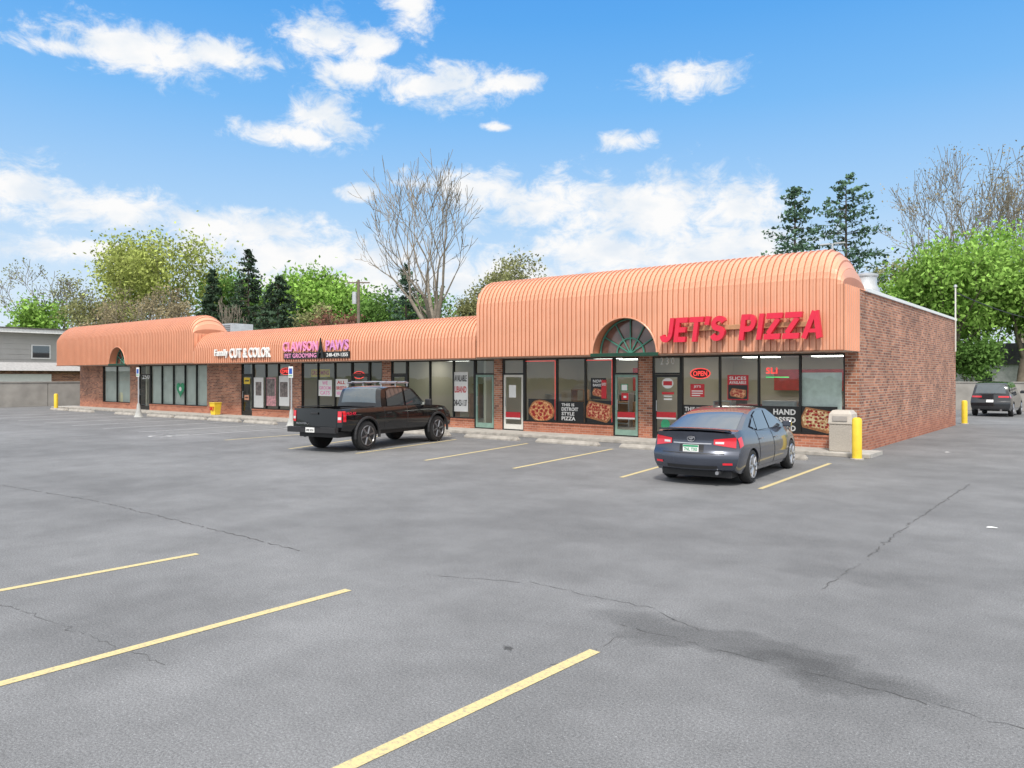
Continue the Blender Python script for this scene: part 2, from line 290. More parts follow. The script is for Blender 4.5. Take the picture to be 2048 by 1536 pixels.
cam=bpy.data.cameras.new('camera'); co=bpy.data.objects.new('camera',cam); C.objects.link(co); bpy.context.scene.camera=co
cam.sensor_width=36; cam.lens=FPX/2048*36; cam.shift_y=-(768-HZ)/2048; cam.clip_end=3000; cam.clip_start=.05
co.location=(0,0,H); co.rotation_euler=(R(90),0,YAW)
vs_=bpy.context.scene.view_settings; vs_.view_transform='Standard'; vs_.look='None'; vs_.exposure=0; vs_.gamma=1

# ---------------------------------------------------------------- ground
struct(MB().add([(-900,-600,-.03),(900,-600,-.03),(900,1200,-.03),(-900,1200,-.03)],[(0,1,2,3)]).build('ground',pm('grass',(.06,.10,.03),.95,0,.3,.5)))
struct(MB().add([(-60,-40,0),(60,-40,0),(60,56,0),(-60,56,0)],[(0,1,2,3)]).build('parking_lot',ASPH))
YF=22.75; YC=21.25; XR=FX(1718,YF); XL=FX(160,YF); XA=FX(388,YC); XB=FX(953,YC); YB=38.4
sw=MB(); x=XL-1.2
while x<XR+.6:
    x2=min(x+1.52,XR+.6); sw.box(x,x2-.012,21.55,YF+.1,0,.10); x=x2
struct(sw.build('sidewalk',CONC))
struct(MB().box(XL-1.2,XR+.6,21.40,21.545,0,.105).build('kerb',CONC2,bevel=.015))
def line(p,q,wd,mat,z=.004,name='parking_line'):
    p=Vector((*p,0));q=Vector((*q,0));d=(q-p).normalized();n=Vector((-d.y,d.x,0))*wd/2
    o=MB().add([(v.x,v.y,z) for v in (p-n,q-n,q+n,p+n)],[(0,1,2,3)]).build(name,mat); return struct(o)
for (a,b) in [((1520,978),(1660,927)),((1242,955),(1388,914)),((1027,937),(1225,898)),((850,921),(1055,887)),((712,907),(912,879)),((578,898),(760,872))]:
    line(G(*a),G(*b),.10,YEL)
for (a,b) in [((-150,1409),(697,1180)),((-150,1209),(395,1108)),((560,1597),(1190,1302))]:
    line(G(*a),G(*b),.10,YEL)
for k in range(9):
    xx=-23.6-3.0*k; line((xx,14.2),(xx-.2,19.6),.1,WHT if k>0 else YEL)
for k in range(5): line((-27.2-.5*k,14.4),(-27.5-.5*k,19.2),.09,WHT,.008)
hx,hy=G(330,872); hm=MB()
for i in range(14):
    a0=R(-200+i*17);a1=R(-200+(i+1)*17); p=[(hx+r*math.cos(a),hy+r*math.sin(a)*1.1,.006) for a,r in ((a0,.42),(a1,.42),(a1,.52),(a0,.52))]; hm.add(p,[(0,1,2,3)])
hm.add([(hx-.05,hy,.006),(hx+.07,hy,.006),(hx+.07,hy+.9,.006),(hx-.05,hy+.9,.006)],[(0,1,2,3)]); hm.add([(hx+.07,hy+.1,.006),(hx+.5,hy+.1,.006),(hx+.5,hy,.006),(hx+.07,hy,.006)],[(0,1,2,3)]); hm.add([(hx+.4,hy-.4,.007),(hx+.52,hy-.4,.007),(hx+.52,hy,.007),(hx+.4,hy,.007)],[(0,1,2,3)])
struct(hm.build('accessible_parking_mark',WHT))
TAR=pm('crack_tar',(.085,.083,.082),.9,0,.3,9)
def crack(pts,wd,seed):
    rg=random.Random(seed); P0=[Vector((*G(*p),.003)) for p in pts]; out=[]
    for i in range(len(P0)-1):
        n=max(2,int((P0[i+1]-P0[i]).length/.07))
        for k in range(n): out.append(P0[i].lerp(P0[i+1],k/n)+Vector((rg.gauss(0,.018),rg.gauss(0,.018),0)))
    out.append(P0[-1]); mb=MB(); vs=[]
    for i,p in enumerate(out):
        q=out[min(i+1,len(out)-1)]-out[max(i-1,0)]; q.normalize(); n=Vector((-q.y,q.x,0))*wd*rg.uniform(.1,1)/2; vs+= [p-n,p+n]
    mb.add(vs,[(2*i,2*i+2,2*i+3,2*i+1) for i in range(len(out)-1) if rg.random()>.12]); struct(mb.build('pavement_crack',TAR))
crack([(-60,960),(180,1000),(350,1040),(600,1102)],.026,1); crack([(1730,1120),(1830,1040),(1940,968)],.026,2)
crack([(850,1150),(1060,1165),(1300,1215),(1400,1262)],.011,3); crack([(1240,1250),(1560,1330),(2060,1460)],.012,4)
crack([(1260,1262),(1180,1310),(1100,1330)],.008,6); crack([(1640,1180),(1730,1120)],.017,8); crack([(0,1205),(150,1262),(330,1330)],.008,5)

# ---------------------------------------------------------------- the building
bld=thing('strip_mall_building','long low brick strip mall with ribbed orange metal barrel canopies over glass storefronts','building',((XL+XR)/2,(YF+YB)/2,0))
ZW=4.55
wl=MB()
wl.box(XR-.25,XR,YF,YB,0,ZW).box(XL,XR-.25,YB-.25,YB,0,ZW).box(XL,XL+.25,YF,YB-.25,0,ZW)
wl.box(XL+.25,XR-.25,YF+.002,YF+.22,2.80,4.2)
elems=[('b',160,205),('w',205,260,[232]),('b',260,277),('d',277,299),('w',299,414,[322,345,368,391]),('b',414,482),('d',482,504),('w',504,580,[530,555]),('b',580,602),('w',602,702,[634,668]),('d',702,737),('w',737,764,[]),('b',764,781),('d',781,812),('w',812,948,[858,905]),('d',948,988),('b',988,1004),('d',1004,1047),('w',1047,1226,[1112,1169]),('d',1226,1277),('b',1277,1304),('d',1304,1361),('w',1361,1690,[1438,1516,1599]),('b',1690,1718)]
for e_ in elems:
    a,b=FX(e_[1],YF),FX(e_[2],YF)
    if e_[0]=='b': wl.box(max(a,XL+.25) if a>XL+.01 else XL+.25, b if e_[2]<1718 else XR-.25, YF,YF+.2,0,2.798)
    if e_[0]=='w': wl.box(a,b,YF,YF+.2,0,.40)
wl.build('brick_wall',BRICK,bld)
def frame_rect(mb,a,b,z0,z1,y0,y1,t):
    mb.box(a,a+t,y0,y1,z0,z1).box(b-t,b,y0,y1,z0,z1).box(a+t,b-t,y0,y1,z0,z0+t).box(a+t,b-t,y0,y1,z1-t,z1)
def pane(x0,x1,y,z0,z1): return MB().add([(x0,y,z0),(x1,y,z0),(x1,y,z1),(x0,y,z1)],[(0,1,2,3)])
for e_ in elems:
    a,b=FX(e_[1],YF)+.003,FX(e_[2],YF)-.003
    if e_[0]=='w':
        t=.05; mb=MB(); frame_rect(mb,a,b,.46,2.797,YF+.03,YF+.13,t); cuts=[a]+[FX(p,YF) for p in e_[3]]+[b]
        for c in cuts[1:-1]: mb.box(c-.03,c+.03,YF+.03,YF+.13,.51,2.747)
        f=mb.build('window',BRONZE,bld,bevel=.004); f['label']='dark framed storefront window'
        MB().box(a,b,YF-.03,YF+.2,.402,.458).build('sill',pm('sill_brick',(.40,.15,.09),.8,0,.3,12),f,bevel=.008)
        for i in range(len(cuts)-1):
            l_=cuts[i]+(.05 if i==0 else .03); r_=cuts[i+1]-(.05 if i==len(cuts)-2 else .03)
            pane(l_,r_,YF+.088,.51,2.747).build('pane',GLASS,f)
    if e_[0]=='d':
        mb=MB(); frame_rect(mb,a,b,.10,2.797,YF+.03,YF+.13,.045); mb.box(a+.045,b-.045,YF+.03,YF+.13,2.20,2.26)
        lm={1004:CREAM,1226:SEAFM,948:SEAFM}.get(e_[1],BRONZE)
        d_=mb.build('door',BRONZE,bld,bevel=.004)
        dm=MB(); frame_rect(dm,a+.05,b-.05,.115,2.195,YF+.045,YF+.095,.085); dm.box(a+.135,b-.135,YF+.045,YF+.095,.2,.33); dm.build('door_leaf',lm,d_,bevel=.004)
        pane(a+.135,b-.135,YF+.07,.33,2.11).build('door_glass',GLASS,d_)
        pane(a+.045,b-.045,YF+.088,2.26,2.75).build('transom_pane',GLASS,d_)
        MB().tube((a+.16,YF,1.0),(a+.16,YF,1.35),.013).tube((a+.16,YF,1.02),(a+.16,YF+.05,1.02),.01).tube((a+.16,YF,1.33),(a+.16,YF+.05,1.33),.01).build('door_handle',STEEL,d_,smooth=True)
# interiors
MB().box(XL+.25,XR-.25,YF+.2,YB-.25,.0,.098).build('interior_floor',INF,bld)
MB().box(XL+.25,XR-.25,YF+.22,YB-.25,2.86,2.9).build('interior_ceiling',INC,bld)
MB().box(XL+.25,XR-.25,30,30.1,.098,2.86).build('interior_back_wall',INW,bld)
for px in (285,495,591,772,962,1290):
    xx=FX(px,YF); MB().box(xx-.06,xx+.06,YF+.23,30,.098,2.86).build('interior_partition',INW,bld)
for xx,yy in [(-8,25.5),(-10.5,25.5),(-8,28),(-10.5,28),(-13.5,25.5),(-16,26),(-13.5,28),(-16,28.4),(-20.5,27),(-24,26),(-28,26),(-33,26)]:
    MB().box(xx-.6,xx+.6,yy-.3,yy+.3,2.83,2.857).build('ceiling_light',LAMP,bld)
for a_,b_ in ((206,259),(301,413)):
    xa,xb=FX(a_,YF),FX(b_,YF); n=int((xb-xa)/.08); pts=[[(xa+(xb-xa)*i/n,YF+.20+(.03 if i%2 else -.03),z) for i in range(n+1)] for z in (.5,2.75)]
    MB().grid(pts).build('curtain',CURT,bld)
DARKF=pm('dark_furniture',(.07,.06,.05),.6); SEAF=pm('seafoam_panel',(.30,.46,.40),.7); FILM=pm('frosted_film',(.68,.72,.70),.6)
MB().box(-10.8,-6.6,26.2,26.8,.1,1.15).build('counter',pm('counter_red',(.3,.03,.03),.5),bld)
MB().box(-9.2,-8.1,24.6,25.2,.1,1.35).box(-9.15,-8.15,24.58,24.6,.75,1.3).build('display_case',STEEL,bld)
xa,xb=FX(1604,YF+.14),FX(1684,YF+.14); MB().box(xa,xb,YF+.14,YF+.15,.55,2.25).build('window_film',FILM,bld)
MB().box(-16.8,-12.4,27.4,28.0,.1,1.1).build('counter',TAN,bld); MB().box(-16.8,-13.4,29.6,29.7,1.5,2.5).build('menu_board',REDP,bld); MB().box(-10.6,-6.9,29.6,29.7,1.6,2.4).build('menu_board',REDP,bld)
rg=random.Random(4)
for (xa,xb) in ((-10.9,-6.3),(-17.3,-12.8),(-22.8,-19.2),(-29.5,-24.2),(-35.3,-31.2)):
    x=xa
    while x<xb:
        w_=rg.uniform(.5,1.1); y0=rg.uniform(24.2,28.5); hh=rg.uniform(.8,2.1); m_b=MB()
        m_b.box(x,x+.05,y0,y0+.4,.1,hh).box(x+w_-.05,x+w_,y0,y0+.4,.1,hh)
        for k in range(4):
            z_=.25+k*(hh-.25)/3; m_b.box(x+.05,x+w_-.05,y0,y0+.4,z_-.03,z_)
        m_b.box(x+.05,x+w_-.05,y0+.37,y0+.4,.1,.22); m_b.build('shelf_rack',rg.choice([DARKF,STEEL,TAN,DARKF]),bld)
        x+=w_+rg.uniform(.2,1.0)
MB().box(-25,-20,29.6,29.8,.1,2.4).build('wall_panel',SEAF,bld); MB().box(-17.6,-11.8,29.8,29.95,.1,1.3).build('wall_panel',DARKF,bld)
MB().box(XL+.25,XR-.25,YF+.22,YB-.25,4.05,4.15).build('roof',ROOFF,bld)
MB().box(XR-.30,XR+.05,YF+.55,YB+.05,ZW+.002,ZW+.11).box(XL-.04,XR-.30,YB-.30,YB+.05,ZW+.002,ZW+.11).build('parapet_coping',pm('white_coping',(.78,.80,.80),.5,0,.05),bld,bevel=.01)
def canopy(name,x0,x1,yf,z0,zf,Rr,arch,hl,hr,capL,capR):
    xs=[];n=round((x1-x0)/.175);pt=(x1-x0)/n
    for i in range(n):
        b=x0+i*pt
        xs+=[(b,0),(b+pt*.50,0),(b+pt*.58,.038),(b+pt*.90,.038)]
    xs.append((x1,0)); K=36; cols=[]
    for X,o in xs:
        k=1
        if hl and X-x0<hl: k=math.sqrt(max(0,1-(1-(X-x0)/hl)**2))
        if hr and x1-X<hr: k=min(k,math.sqrt(max(0,1-(1-(x1-X)/hr)**2)))
        zl=z0
        if arch and abs(X-arch[0])<arch[1]: zl=z0+math.sqrt(arch[1]**2-(X-arch[0])**2)
        col=[(X,yf-o,zl),(X,yf-o,(zl+zf)/2)]
        for j in range(K+1):
            th=PI*j/K; rr=Rr+o-(.010 if (j%2 and 0<j<K) else 0); col.append((X,yf+Rr-rr*math.cos(th),zf+k*rr*math.sin(th)))
        col.append((X,yf+2*Rr+o,4.16)); cols.append(col)
    g=MB().grid(cols); nb=len(cols[0])-1
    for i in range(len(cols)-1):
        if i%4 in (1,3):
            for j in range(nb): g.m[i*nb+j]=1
    c=g.build(name,[ORANGE,GROOVE_SHADE],bld,smooth=True,angle=14)
    for use,X,sg in ((capL,x0,-1),(capR,x1,1)):
        if not use: continue
        ys=[];m=round(2*Rr/.2)
        for i in range(m):
            b=yf+i*.2; ys+=[(b,0),(b+.12,0),(b+.132,.04),(b+.186,.04)]
        ys.append((yf+2*Rr,0)); hip=(hl if sg<0 else hr); rows=[]
        for Y,o in ys:
            zl=z0 if Y<YF-.01 else ZW+.01
            zt=zf if hip else zf+math.sqrt(max(0,Rr*Rr-(Y-yf-Rr)**2))
            rows.append([(X+sg*(o+.004),Y,min(zl,zt)),(X+sg*(o+.004),Y,max(zt,zl))])
        MB().grid(rows).build('end_cap',ORANGE,c)
    MB().box(x0+.02,x1-.02,yf+.02,YF-.003,z0-.005,z0+.02).build('soffit',pm('soffit_panel',(.6,.52,.46),.7),c)
    MB().box(x0,x1,yf-.05,yf-.001,z0-.025,z0+.015).build('drip_edge',pm('brown_trim',(.20,.09,.05),.6),c)
    if arch:
        xc,ra=arch; N=28; yb=yf+.42
        pts=[[(xc-ra*math.cos(PI*i/N),Y,z0+.03+ra*math.sin(PI*i/N)) for i in range(N+1)] for Y in (yf-.05,yf+.2,yb+.06)]
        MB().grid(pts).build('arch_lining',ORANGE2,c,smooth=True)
        rim=MB()
        for i in range(N):
            a,b=PI*i/N,PI*(i+1)/N; rim.tube((xc-ra*math.cos(a),yf-.035,z0+ra*math.sin(a)),(xc-ra*math.cos(b),yf-.035,z0+ra*math.sin(b)),.028,n=6)
        rim.build('arch_rim',ORANGE,c,smooth=True)
        gl=MB().prism([(xc-ra*math.cos(PI*i/N),z0+.03+ra*math.sin(PI*i/N)) for i in range(N+1)],yb+.02,yb+.04).build('arch_window',pm('dark_arch_glass',(.14,.075,.06),.15,0,.5,3,spec=.7,coat=.6),c)
        fan=MB(); yg=yb-.02; fr=ra*.95
        for i in range(N):
            for q in (fr,ra*.42):
                a,b=PI*i/N,PI*(i+1)/N; fan.tube((xc-q*math.cos(a),yg,z0+.04+q*math.sin(a)),(xc-q*math.cos(b),yg,z0+.04+q*math.sin(b)),.028,n=5)
        for i in range(1,6):
            a=PI*i/6; fan.tube((xc,yg,z0+.04),(xc-fr*math.cos(a),yg,z0+.04+fr*math.sin(a)),.024,n=5)
        fan.build('fan_muntins',pm('green_muntin',(.05,.20,.15),.5),gl)
        MB().box(xc-ra-.05,xc+ra+.05,yf-.065,yf+.05,z0-.06,z0+.05).build('green_beam',GREEN,c,bevel=.006)
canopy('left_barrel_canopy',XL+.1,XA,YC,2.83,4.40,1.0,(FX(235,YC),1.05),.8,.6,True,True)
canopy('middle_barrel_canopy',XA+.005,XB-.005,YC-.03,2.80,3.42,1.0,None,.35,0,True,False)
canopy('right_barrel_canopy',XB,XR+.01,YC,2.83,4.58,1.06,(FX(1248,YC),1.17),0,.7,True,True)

# roof things
fx=FX(1731,26.5); z0=4.15
t=thing('exhaust_fan','round galvanised mushroom exhaust fan on the roof behind the right canopy','exhaust fan',(fx,26.5,z0))
MB().box(fx-.3,fx+.3,26.2,26.8,z0,z0+.5).build('curb',STEEL,t)
MB().lathe([(.26,z0+.5),(.3,z0+.60),(.42,z0+.66),(.42,z0+.78),(.34,z0+.92),(.34,z0+1.15),(.38,z0+1.2),(.38,z0+1.26),(.12,z0+1.33)],24,(fx,26.5,0)).build('hood',STEEL,t,smooth=True)
fx=FX(462,29); t=thing('rooftop_air_unit','boxy grey air conditioning unit on the roof above the left shops','air conditioner',(fx,29,4.15))
MB().box(fx-1.4,fx+1.4,28.2,29.8,4.2,ZD(645,50)).build('housing',STEEL,t,bevel=.02)
g=MB()
for i in range(9): g.box(fx-1.2,fx+1.2,28.17,28.19,4.5+i*.12,4.55+i*.12)
g.build('louvre',pm('louvre_dark',(.1,.1,.1),.6),t)
mx_,my_=P(1911,33.2); t=thing('service_mast','white electrical service mast rising at the rear corner of the brick side wall','mast',(mx_,my_,3.2))
MB().tube((mx_,my_,3.2),(mx_,my_,ZD(575,33.2)),.03).build('pipe',CREAM,t,smooth=True)
MB().lathe([(.04,ZD(575,33.2)),(.07,ZD(575,33.2)+.02),(.06,ZD(575,33.2)+.1),(.01,ZD(575,33.2)+.13)],12,(mx_,my_,0)).build('weather_head',STEEL,t,smooth=True)
wr=MB(); a=Vector((mx_,my_,ZD(585,33.2))); b=Vector((*P(2300,60),ZD(600,60)))
for i in range(16):
    f=lambda s: a.lerp(b,s)-Vector((0,0,1.6*4*s*(1-s)))
    wr.tube(f(i/16),f((i+1)/16),.022,n=5,caps=False)
tag(wr.build('power_cable',BPLAS),'thick black power cable sagging away from the service mast','cable')

# ---------------------------------------------------------------- signs
YS=YC-.055
def mid(a,b): return (a+b)/2
zb_,zt_=FZ(1490,681,YS),FZ(1490,630,YS)
t=thing('shop_sign','large red slanted channel letters reading JET\'S PIZZA on a tan raceway','sign',(mid(FX(1325,YS),FX(1648,YS)),YS,zb_))
MB().box(FX(1372,YS),FX(1618,YS),YS-.09,YS-.002,mid(zb_,zt_)-.04,mid(zb_,zt_)+.10).build('raceway',TAN,t,bevel=.01)
def ribbon(mb,pts,tk,T,y0,y1):
    n=len(pts); ring=[]
    for i,(u,v) in enumerate(pts):
        a=Vector(pts[i])-Vector(pts[max(i-1,0)]); b=Vector(pts[min(i+1,n-1)])-Vector(pts[i])
        if a.length<1e-6:a=b
        if b.length<1e-6:b=a
        a.normalize();b.normalize(); d=(a+b).normalized(); nn=Vector((-d.y,d.x)); k=tk/2/max(.5,nn.dot(Vector((-a.y,a.x))))
        l=T(u+nn.x*k,v+nn.y*k); r=T(u-nn.x*k,v-nn.y*k); ring.append([(l[0],y0,l[1]),(r[0],y0,r[1]),(r[0],y1,r[1]),(l[0],y1,l[1])])
    vs=[p for r_ in ring for p in r_]; fs=[(4*i+j,4*i+(j+1)%4,4*i+4+(j+1)%4,4*i+4+j) for i in range(n-1) for j in range(4)]+[(3,2,1,0),(4*n-4,4*n-3,4*n-2,4*n-1)]
    mb.add(vs,fs)
def arc(cx,cy,rx,ry,a0,a1,n=10): return [(cx+rx*math.cos(R(a0+(a1-a0)*i/n)),cy+ry*math.sin(R(a0+(a1-a0)*i/n))) for i in range(n+1)]
tk=.215
GW={'J':.66,'E':.60,'T':.70,"'":.2,'S':.70,' ':.50,'P':.70,'I':.23,'Z':.72,'A':.86}
def strokes(c):
    w_=GW[c]; h=tk/2
    return {'J':[[(w_-h,1),(w_-h,.36)]+arc(w_/2,.36,w_/2-h,.36-h,0,-165)],
     'E':[[(h,0),(h,1)],[(tk,1-h),(w_,1-h)],[(tk,.5),(w_*.92,.5)],[(tk,h),(w_,h)]],
     'T':[[(0,1-h),(w_,1-h)],[(w_/2,1-tk),(w_/2,0)]],
     "'":[[(h,1),(h-.03,.66)]],
     'S':[arc(w_/2,.70,w_/2-h,.30-h,15,270)+arc(w_/2,.30,w_/2-h,.30-h,90,-165)[1:]],
     'P':[[(h,0),(h,1)],[(tk,1-h),(w_-.32,1-h)]+arc(w_-.32,.66,.32-h,.34-h,90,-90)+[(tk,.32+h)]],
     'I':[[(w_/2,0),(w_/2,1)]],
     'Z':[[(0,1-h),(w_,1-h)],[(0,h),(w_,h)],[(w_-.17,1-tk),(.17,tk)]],
     'A':[[(h*.95,0),(w_/2-.02,1)],[(w_-h*.95,0),(w_/2+.02,1)],[(.26,.28),(w_-.26,.28)]]}.get(c,[])
seq="JET'S PIZZA"; hgt=zt_-zb_; xa,xb=FX(1325,YS),FX(1656,YS); tot=sum(GW[c]+.11 for c in seq)-.11+.16
k_=(xb-xa)/tot; u0=0
for c in seq:
    if c!=' ':
        T=lambda u,v: (xa+(u0+u+.16*v)*k_, zb_+v*hgt); mb=MB()
        for i,s_ in enumerate(strokes(c)): ribbon(mb,s_,tk if c!='A' or i<2 else .14,T,YS-.24+.003*i,YS-.10)
        mb.build('letter',RED,t)
    u0+=GW[c]+.11
def sign(name,label,cat,px0,py0,px1,py1,Y,bgm,lines=(),group=None,th=.01,ext=.006,round_=False,panel='panel',bold=.02):
    x0,x1=FX(px0,Y),FX(px1,Y); m_=mid(px0,px1); z0,z1=FZ(m_,py1,Y),FZ(m_,py0,Y)
    t=thing(name,label,cat,(mid(x0,x1),Y,z0),group=group)
    if bgm:
        if round_:
            MB().prism([(mid(x0,x1)+(x1-x0)/2*math.cos(2*PI*i/24),mid(z0,z1)+(z1-z0)/2*math.sin(2*PI*i/24)) for i in range(24)],Y-th,Y).build(panel,bgm,t)
        else: MB().box(x0,x1,Y-th,Y,z0,z1).build(panel,bgm,t)
    for ln in lines:
        s_,u0,u1,v0,v1,mt=ln[:6]; nm=ln[6] if len(ln)>6 else 'lettering'
        X0,X1,Z0,Z1=x0+u0*(x1-x0),x0+u1*(x1-x0),z0+v0*(z1-z0),z0+v1*(z1-z0)
        yy=Y-(th if bgm else 0)-.001
        if s_ is None: MB().box(X0,X1,yy-.003,yy,Z0,Z1).build(nm,mt,t)
        elif s_=='@pizza':
            ell=lambda f,n=26:[(mid(X0,X1)+(X1-X0)/2*f*math.cos(2*PI*i/n)*(1+.05*math.sin(5*i)),mid(Z0,Z1)+(Z1-Z0)/2*f*math.sin(2*PI*i/n)*(1+.04*math.cos(7*i))) for i in range(n)]
            rg=random.Random(px0); m_b=MB().prism(ell(1),yy-.002,yy,0).prism(ell(.90),yy-.004,yy-.0015,1)
            for r_,n_ in ((0,1),(.34,6),(.68,11)):
                for j in range(n_):
                    a=2*PI*j/n_+rg.random()*.5; cx_,cz_=mid(X0,X1)+(X1-X0)/2*r_*math.cos(a),mid(Z0,Z1)+(Z1-Z0)/2*r_*math.sin(a); q=min(X1-X0,Z1-Z0)*rg.uniform(.06,.085)
                    m_b.prism([(cx_+q*math.cos(2*PI*i/9),cz_+q*math.sin(2*PI*i/9)) for i in range(9)],yy-.006-.0003*j,yy-.0035,2)
            m_b.build('pizza_picture',[CRUST,PIZ1,PEP],t)
        elif s_=='@slab':
            w2=(X1-X0); h2=(Z1-Z0); q=lambda u,v:(X0+u*w2,Z0+v*h2); rg=random.Random(px1)
            m_b=MB().prism([q(0,.55),q(.15,1),q(1,.82),q(.98,.25),q(.80,0),q(.05,.22)],yy-.002,yy,0).prism([q(.05,.58),q(.18,.93),q(.94,.78),q(.90,.30),q(.78,.10),q(.10,.30)],yy-.004,yy-.0015,1)
            for u in (.20,.31,.42,.53,.64,.75):
                for v in (.28,.42,.56,.70,.82):
                    cx_,cz_=q(u+.08*(v-.5)+rg.uniform(-.03,.03),v-.12*u+.06+rg.uniform(-.03,.03)); r_=min(w2,h2)*rg.uniform(.03,.06); m_b.prism([(cx_+r_*math.cos(2*PI*i/8)*1.2,cz_+r_*math.sin(2*PI*i/8)) for i in range(8)],yy-.006-.0002*u*10,yy-.0035,2)
            m_b.build('pizza_picture',[CRUST,mt,PEP],t)
        else: txt(s_,X0,X1,Z0,Z1,yy,ext,mt,t,nm,0,bold)
    return t
PURP=pm('purple_letters',(.66,.28,.56),.4)
sign('shop_sign','white puffy letters reading Family CUT & COLOR on the middle canopy','sign',431,693,542,719,YS-.02,None,[('Family',0,.26,.15,.85,WHITE),('CUT & COLOR',.29,1,.12,.88,WHITE)],ext=.08,bold=.02)
t=sign('shop_sign','pink and purple CLAWSON PAWS letters above a black PET GROOMING strip','sign',567,680,701,717,YS-.02,None,[('CLAWSON',0,.54,.42,.96,PINK),('PAWS',.66,.98,.42,.96,PURP)],ext=.05,bold=.015)
x0,x1=FX(567,YS),FX(701,YS); z0,z1=FZ(634,717,YS),FZ(634,680,YS); zz=lambda v:z0+v*(z1-z0); xq=lambda u:x0+u*(x1-x0)
MB().box(xq(.02),xq(1),YS-.06,YS-.022,zz(.0),zz(.35)).build('backing_panel',BLACK,t)
txt('PET GROOMING',xq(.04),xq(.53),zz(.06),zz(.30),YS-.062,.01,PINK,t); txt('248-439-1355',xq(.68),xq(.98),zz(.08),zz(.27),YS-.062,.01,WHITE,t)
MB().prism([(xq(.55),zz(0)),(xq(.57),zz(0)),(xq(.602),zz(.6)),(xq(.634),zz(0)),(xq(.654),zz(0)),(xq(.612),zz(.75)),(xq(.604),zz(1.1)),(xq(.600),zz(1.1)),(xq(.592),zz(.75))],YS-.13,YS-.07).box(xq(.575),xq(.63),YS-.12,YS-.08,zz(.28),zz(.34)).box(xq(.585),xq(.62),YS-.12,YS-.08,zz(.52),zz(.57)).build('tower_emblem',BLACK,t)
YP=YF+.075
def poster(*a,**k): return sign('poster',*a,**k)
def neon(px0,py0,px1,py1,label):
    Y=YF+.06; x0,x1=FX(px0,Y),FX(px1,Y); m_=mid(px0,px1); z0,z1=FZ(m_,py1,Y),FZ(m_,py0,Y)
    t=thing('open_sign',label,'sign',(mid(x0,x1),Y,z0)); r=MB(); N=24
    for i in range(N):
        a,b=2*PI*i/N,2*PI*(i+1)/N; q=lambda a:(mid(x0,x1)+(x1-x0)/2*math.cos(a),Y,mid(z0,z1)+(z1-z0)/2*math.sin(a))
        r.tube(q(a),q(b),.014,n=5,caps=False)
    r.build('neon_ring',NEONR,t)
    MB().prism([(mid(x0,x1)+(x1-x0)*.47*math.cos(2*PI*i/24),mid(z0,z1)+(z1-z0)*.47*math.sin(2*PI*i/24)) for i in range(24)],Y+.012,Y+.02).build('backing_panel',BLACK,t)
    txt('OPEN',x0+.14*(x1-x0),x1-.14*(x1-x0),z0+.25*(z1-z0),z1-.25*(z1-z0),Y,.01,NEONR,t)
neon(1381,737,1420,757,'glowing OPEN sign in the pizza shop window right of door 230')
neon(707,743,729,757,'small glowing OPEN sign by the pet grooming door')
neon(561,736,583,749,'small glowing OPEN sign in the hair salon window')
poster('black board with a pepperoni pizza picture at the left bottom of the pizza shop window','poster',1057,798,1111,846,YP,BLACK,[('@pizza',.02,.98,.05,.97,PIZ1)])
poster('black board reading THIS IS DETROIT STYLE PIZZA','poster',1113,803,1168,845,YP,BLACK,[('THIS IS',.2,.66,.77,.91,WHITE),('DETROIT',.2,.80,.55,.72,WHITE),('STYLE',.2,.66,.33,.50,WHITE),('PIZZA',.2,.70,.10,.28,WHITE)],bold=.03)
poster('black board with a slab pizza picture beside the DETROIT STYLE board','poster',1170,801,1225,847,YP,BLACK,[('@slab',.0,1,.04,.98,PIZ2)])
poster('small black NOW poster with red edge above the slab pizza board','poster',1182,756,1212,798,YP,BLACK,[('NOW',.15,.8,.78,.92,WHITE),('BAKED',.15,.75,.6,.72,WHITE),('@slab',.1,.9,.08,.52,PIZ2)])
poster('narrow red notice right of the NOW poster','poster',1203,760,1213,797,YP-.02,REDP,[('SLICES',.1,.9,.7,.85,WHITE)])
poster('red and black SLICES AVAILABLE poster in the pizza shop window','poster',1455,750,1497,800,YP,REDP,[('SLICES',.1,.9,.8,.94,WHITE),('AVAILABLE',.1,.9,.64,.76,WHITE),(None,.04,.96,.04,.6,BLACK,'picture')],th=.01)
poster('slab pizza picture on the lower half of the SLICES AVAILABLE poster','poster',1458,775,1494,798,YP-.018,BLACK,[('@slab',.04,.96,.05,.95,PIZ2)],th=.003)
poster('small red notice under the glowing OPEN sign','poster',1381,768,1409,794,YP,REDP,[('JET\'S',.25,.75,.68,.9,WHITE),(None,.1,.9,.42,.5,WHITE,'text_bar'),(None,.1,.9,.25,.33,WHITE,'text_bar'),(None,.1,.7,.08,.16,WHITE,'text_bar')])
poster('black board reading HAND TOSSED BAKED right of the grey sedan','poster',1500,812,1600,868,YP,BLACK,[('HAND',.48,.92,.70,.90,WHITE),('TOSSED',.36,.92,.42,.62,WHITE),('BAKED',.48,.92,.13,.33,WHITE)],bold=.035)
poster('black board with a wide bread slab picture beside the concrete trash bin','poster',1601,813,1675,870,YP,BLACK,[('@slab',.0,.98,.05,.97,pizza_mat('bread_print',(.35,.07,.04),(.62,.34,.14),(.85,.70,.40),15))])
poster('black board reading THIS IS partly behind the grey sedan','poster',1364,810,1438,862,YP,BLACK,[('THIS IS',.08,.5,.76,.92,WHITE),('DETROIT',.08,.6,.5,.68,WHITE)])
t=sign('led_sign','red and green lit SLI sign high in the pizza shop window','sign',1532,735,1578,755,YP,None,[('SLI',.0,.5,.38,1,NEONR),(None,0,1,0,.07,NEONG,'light_bar')])
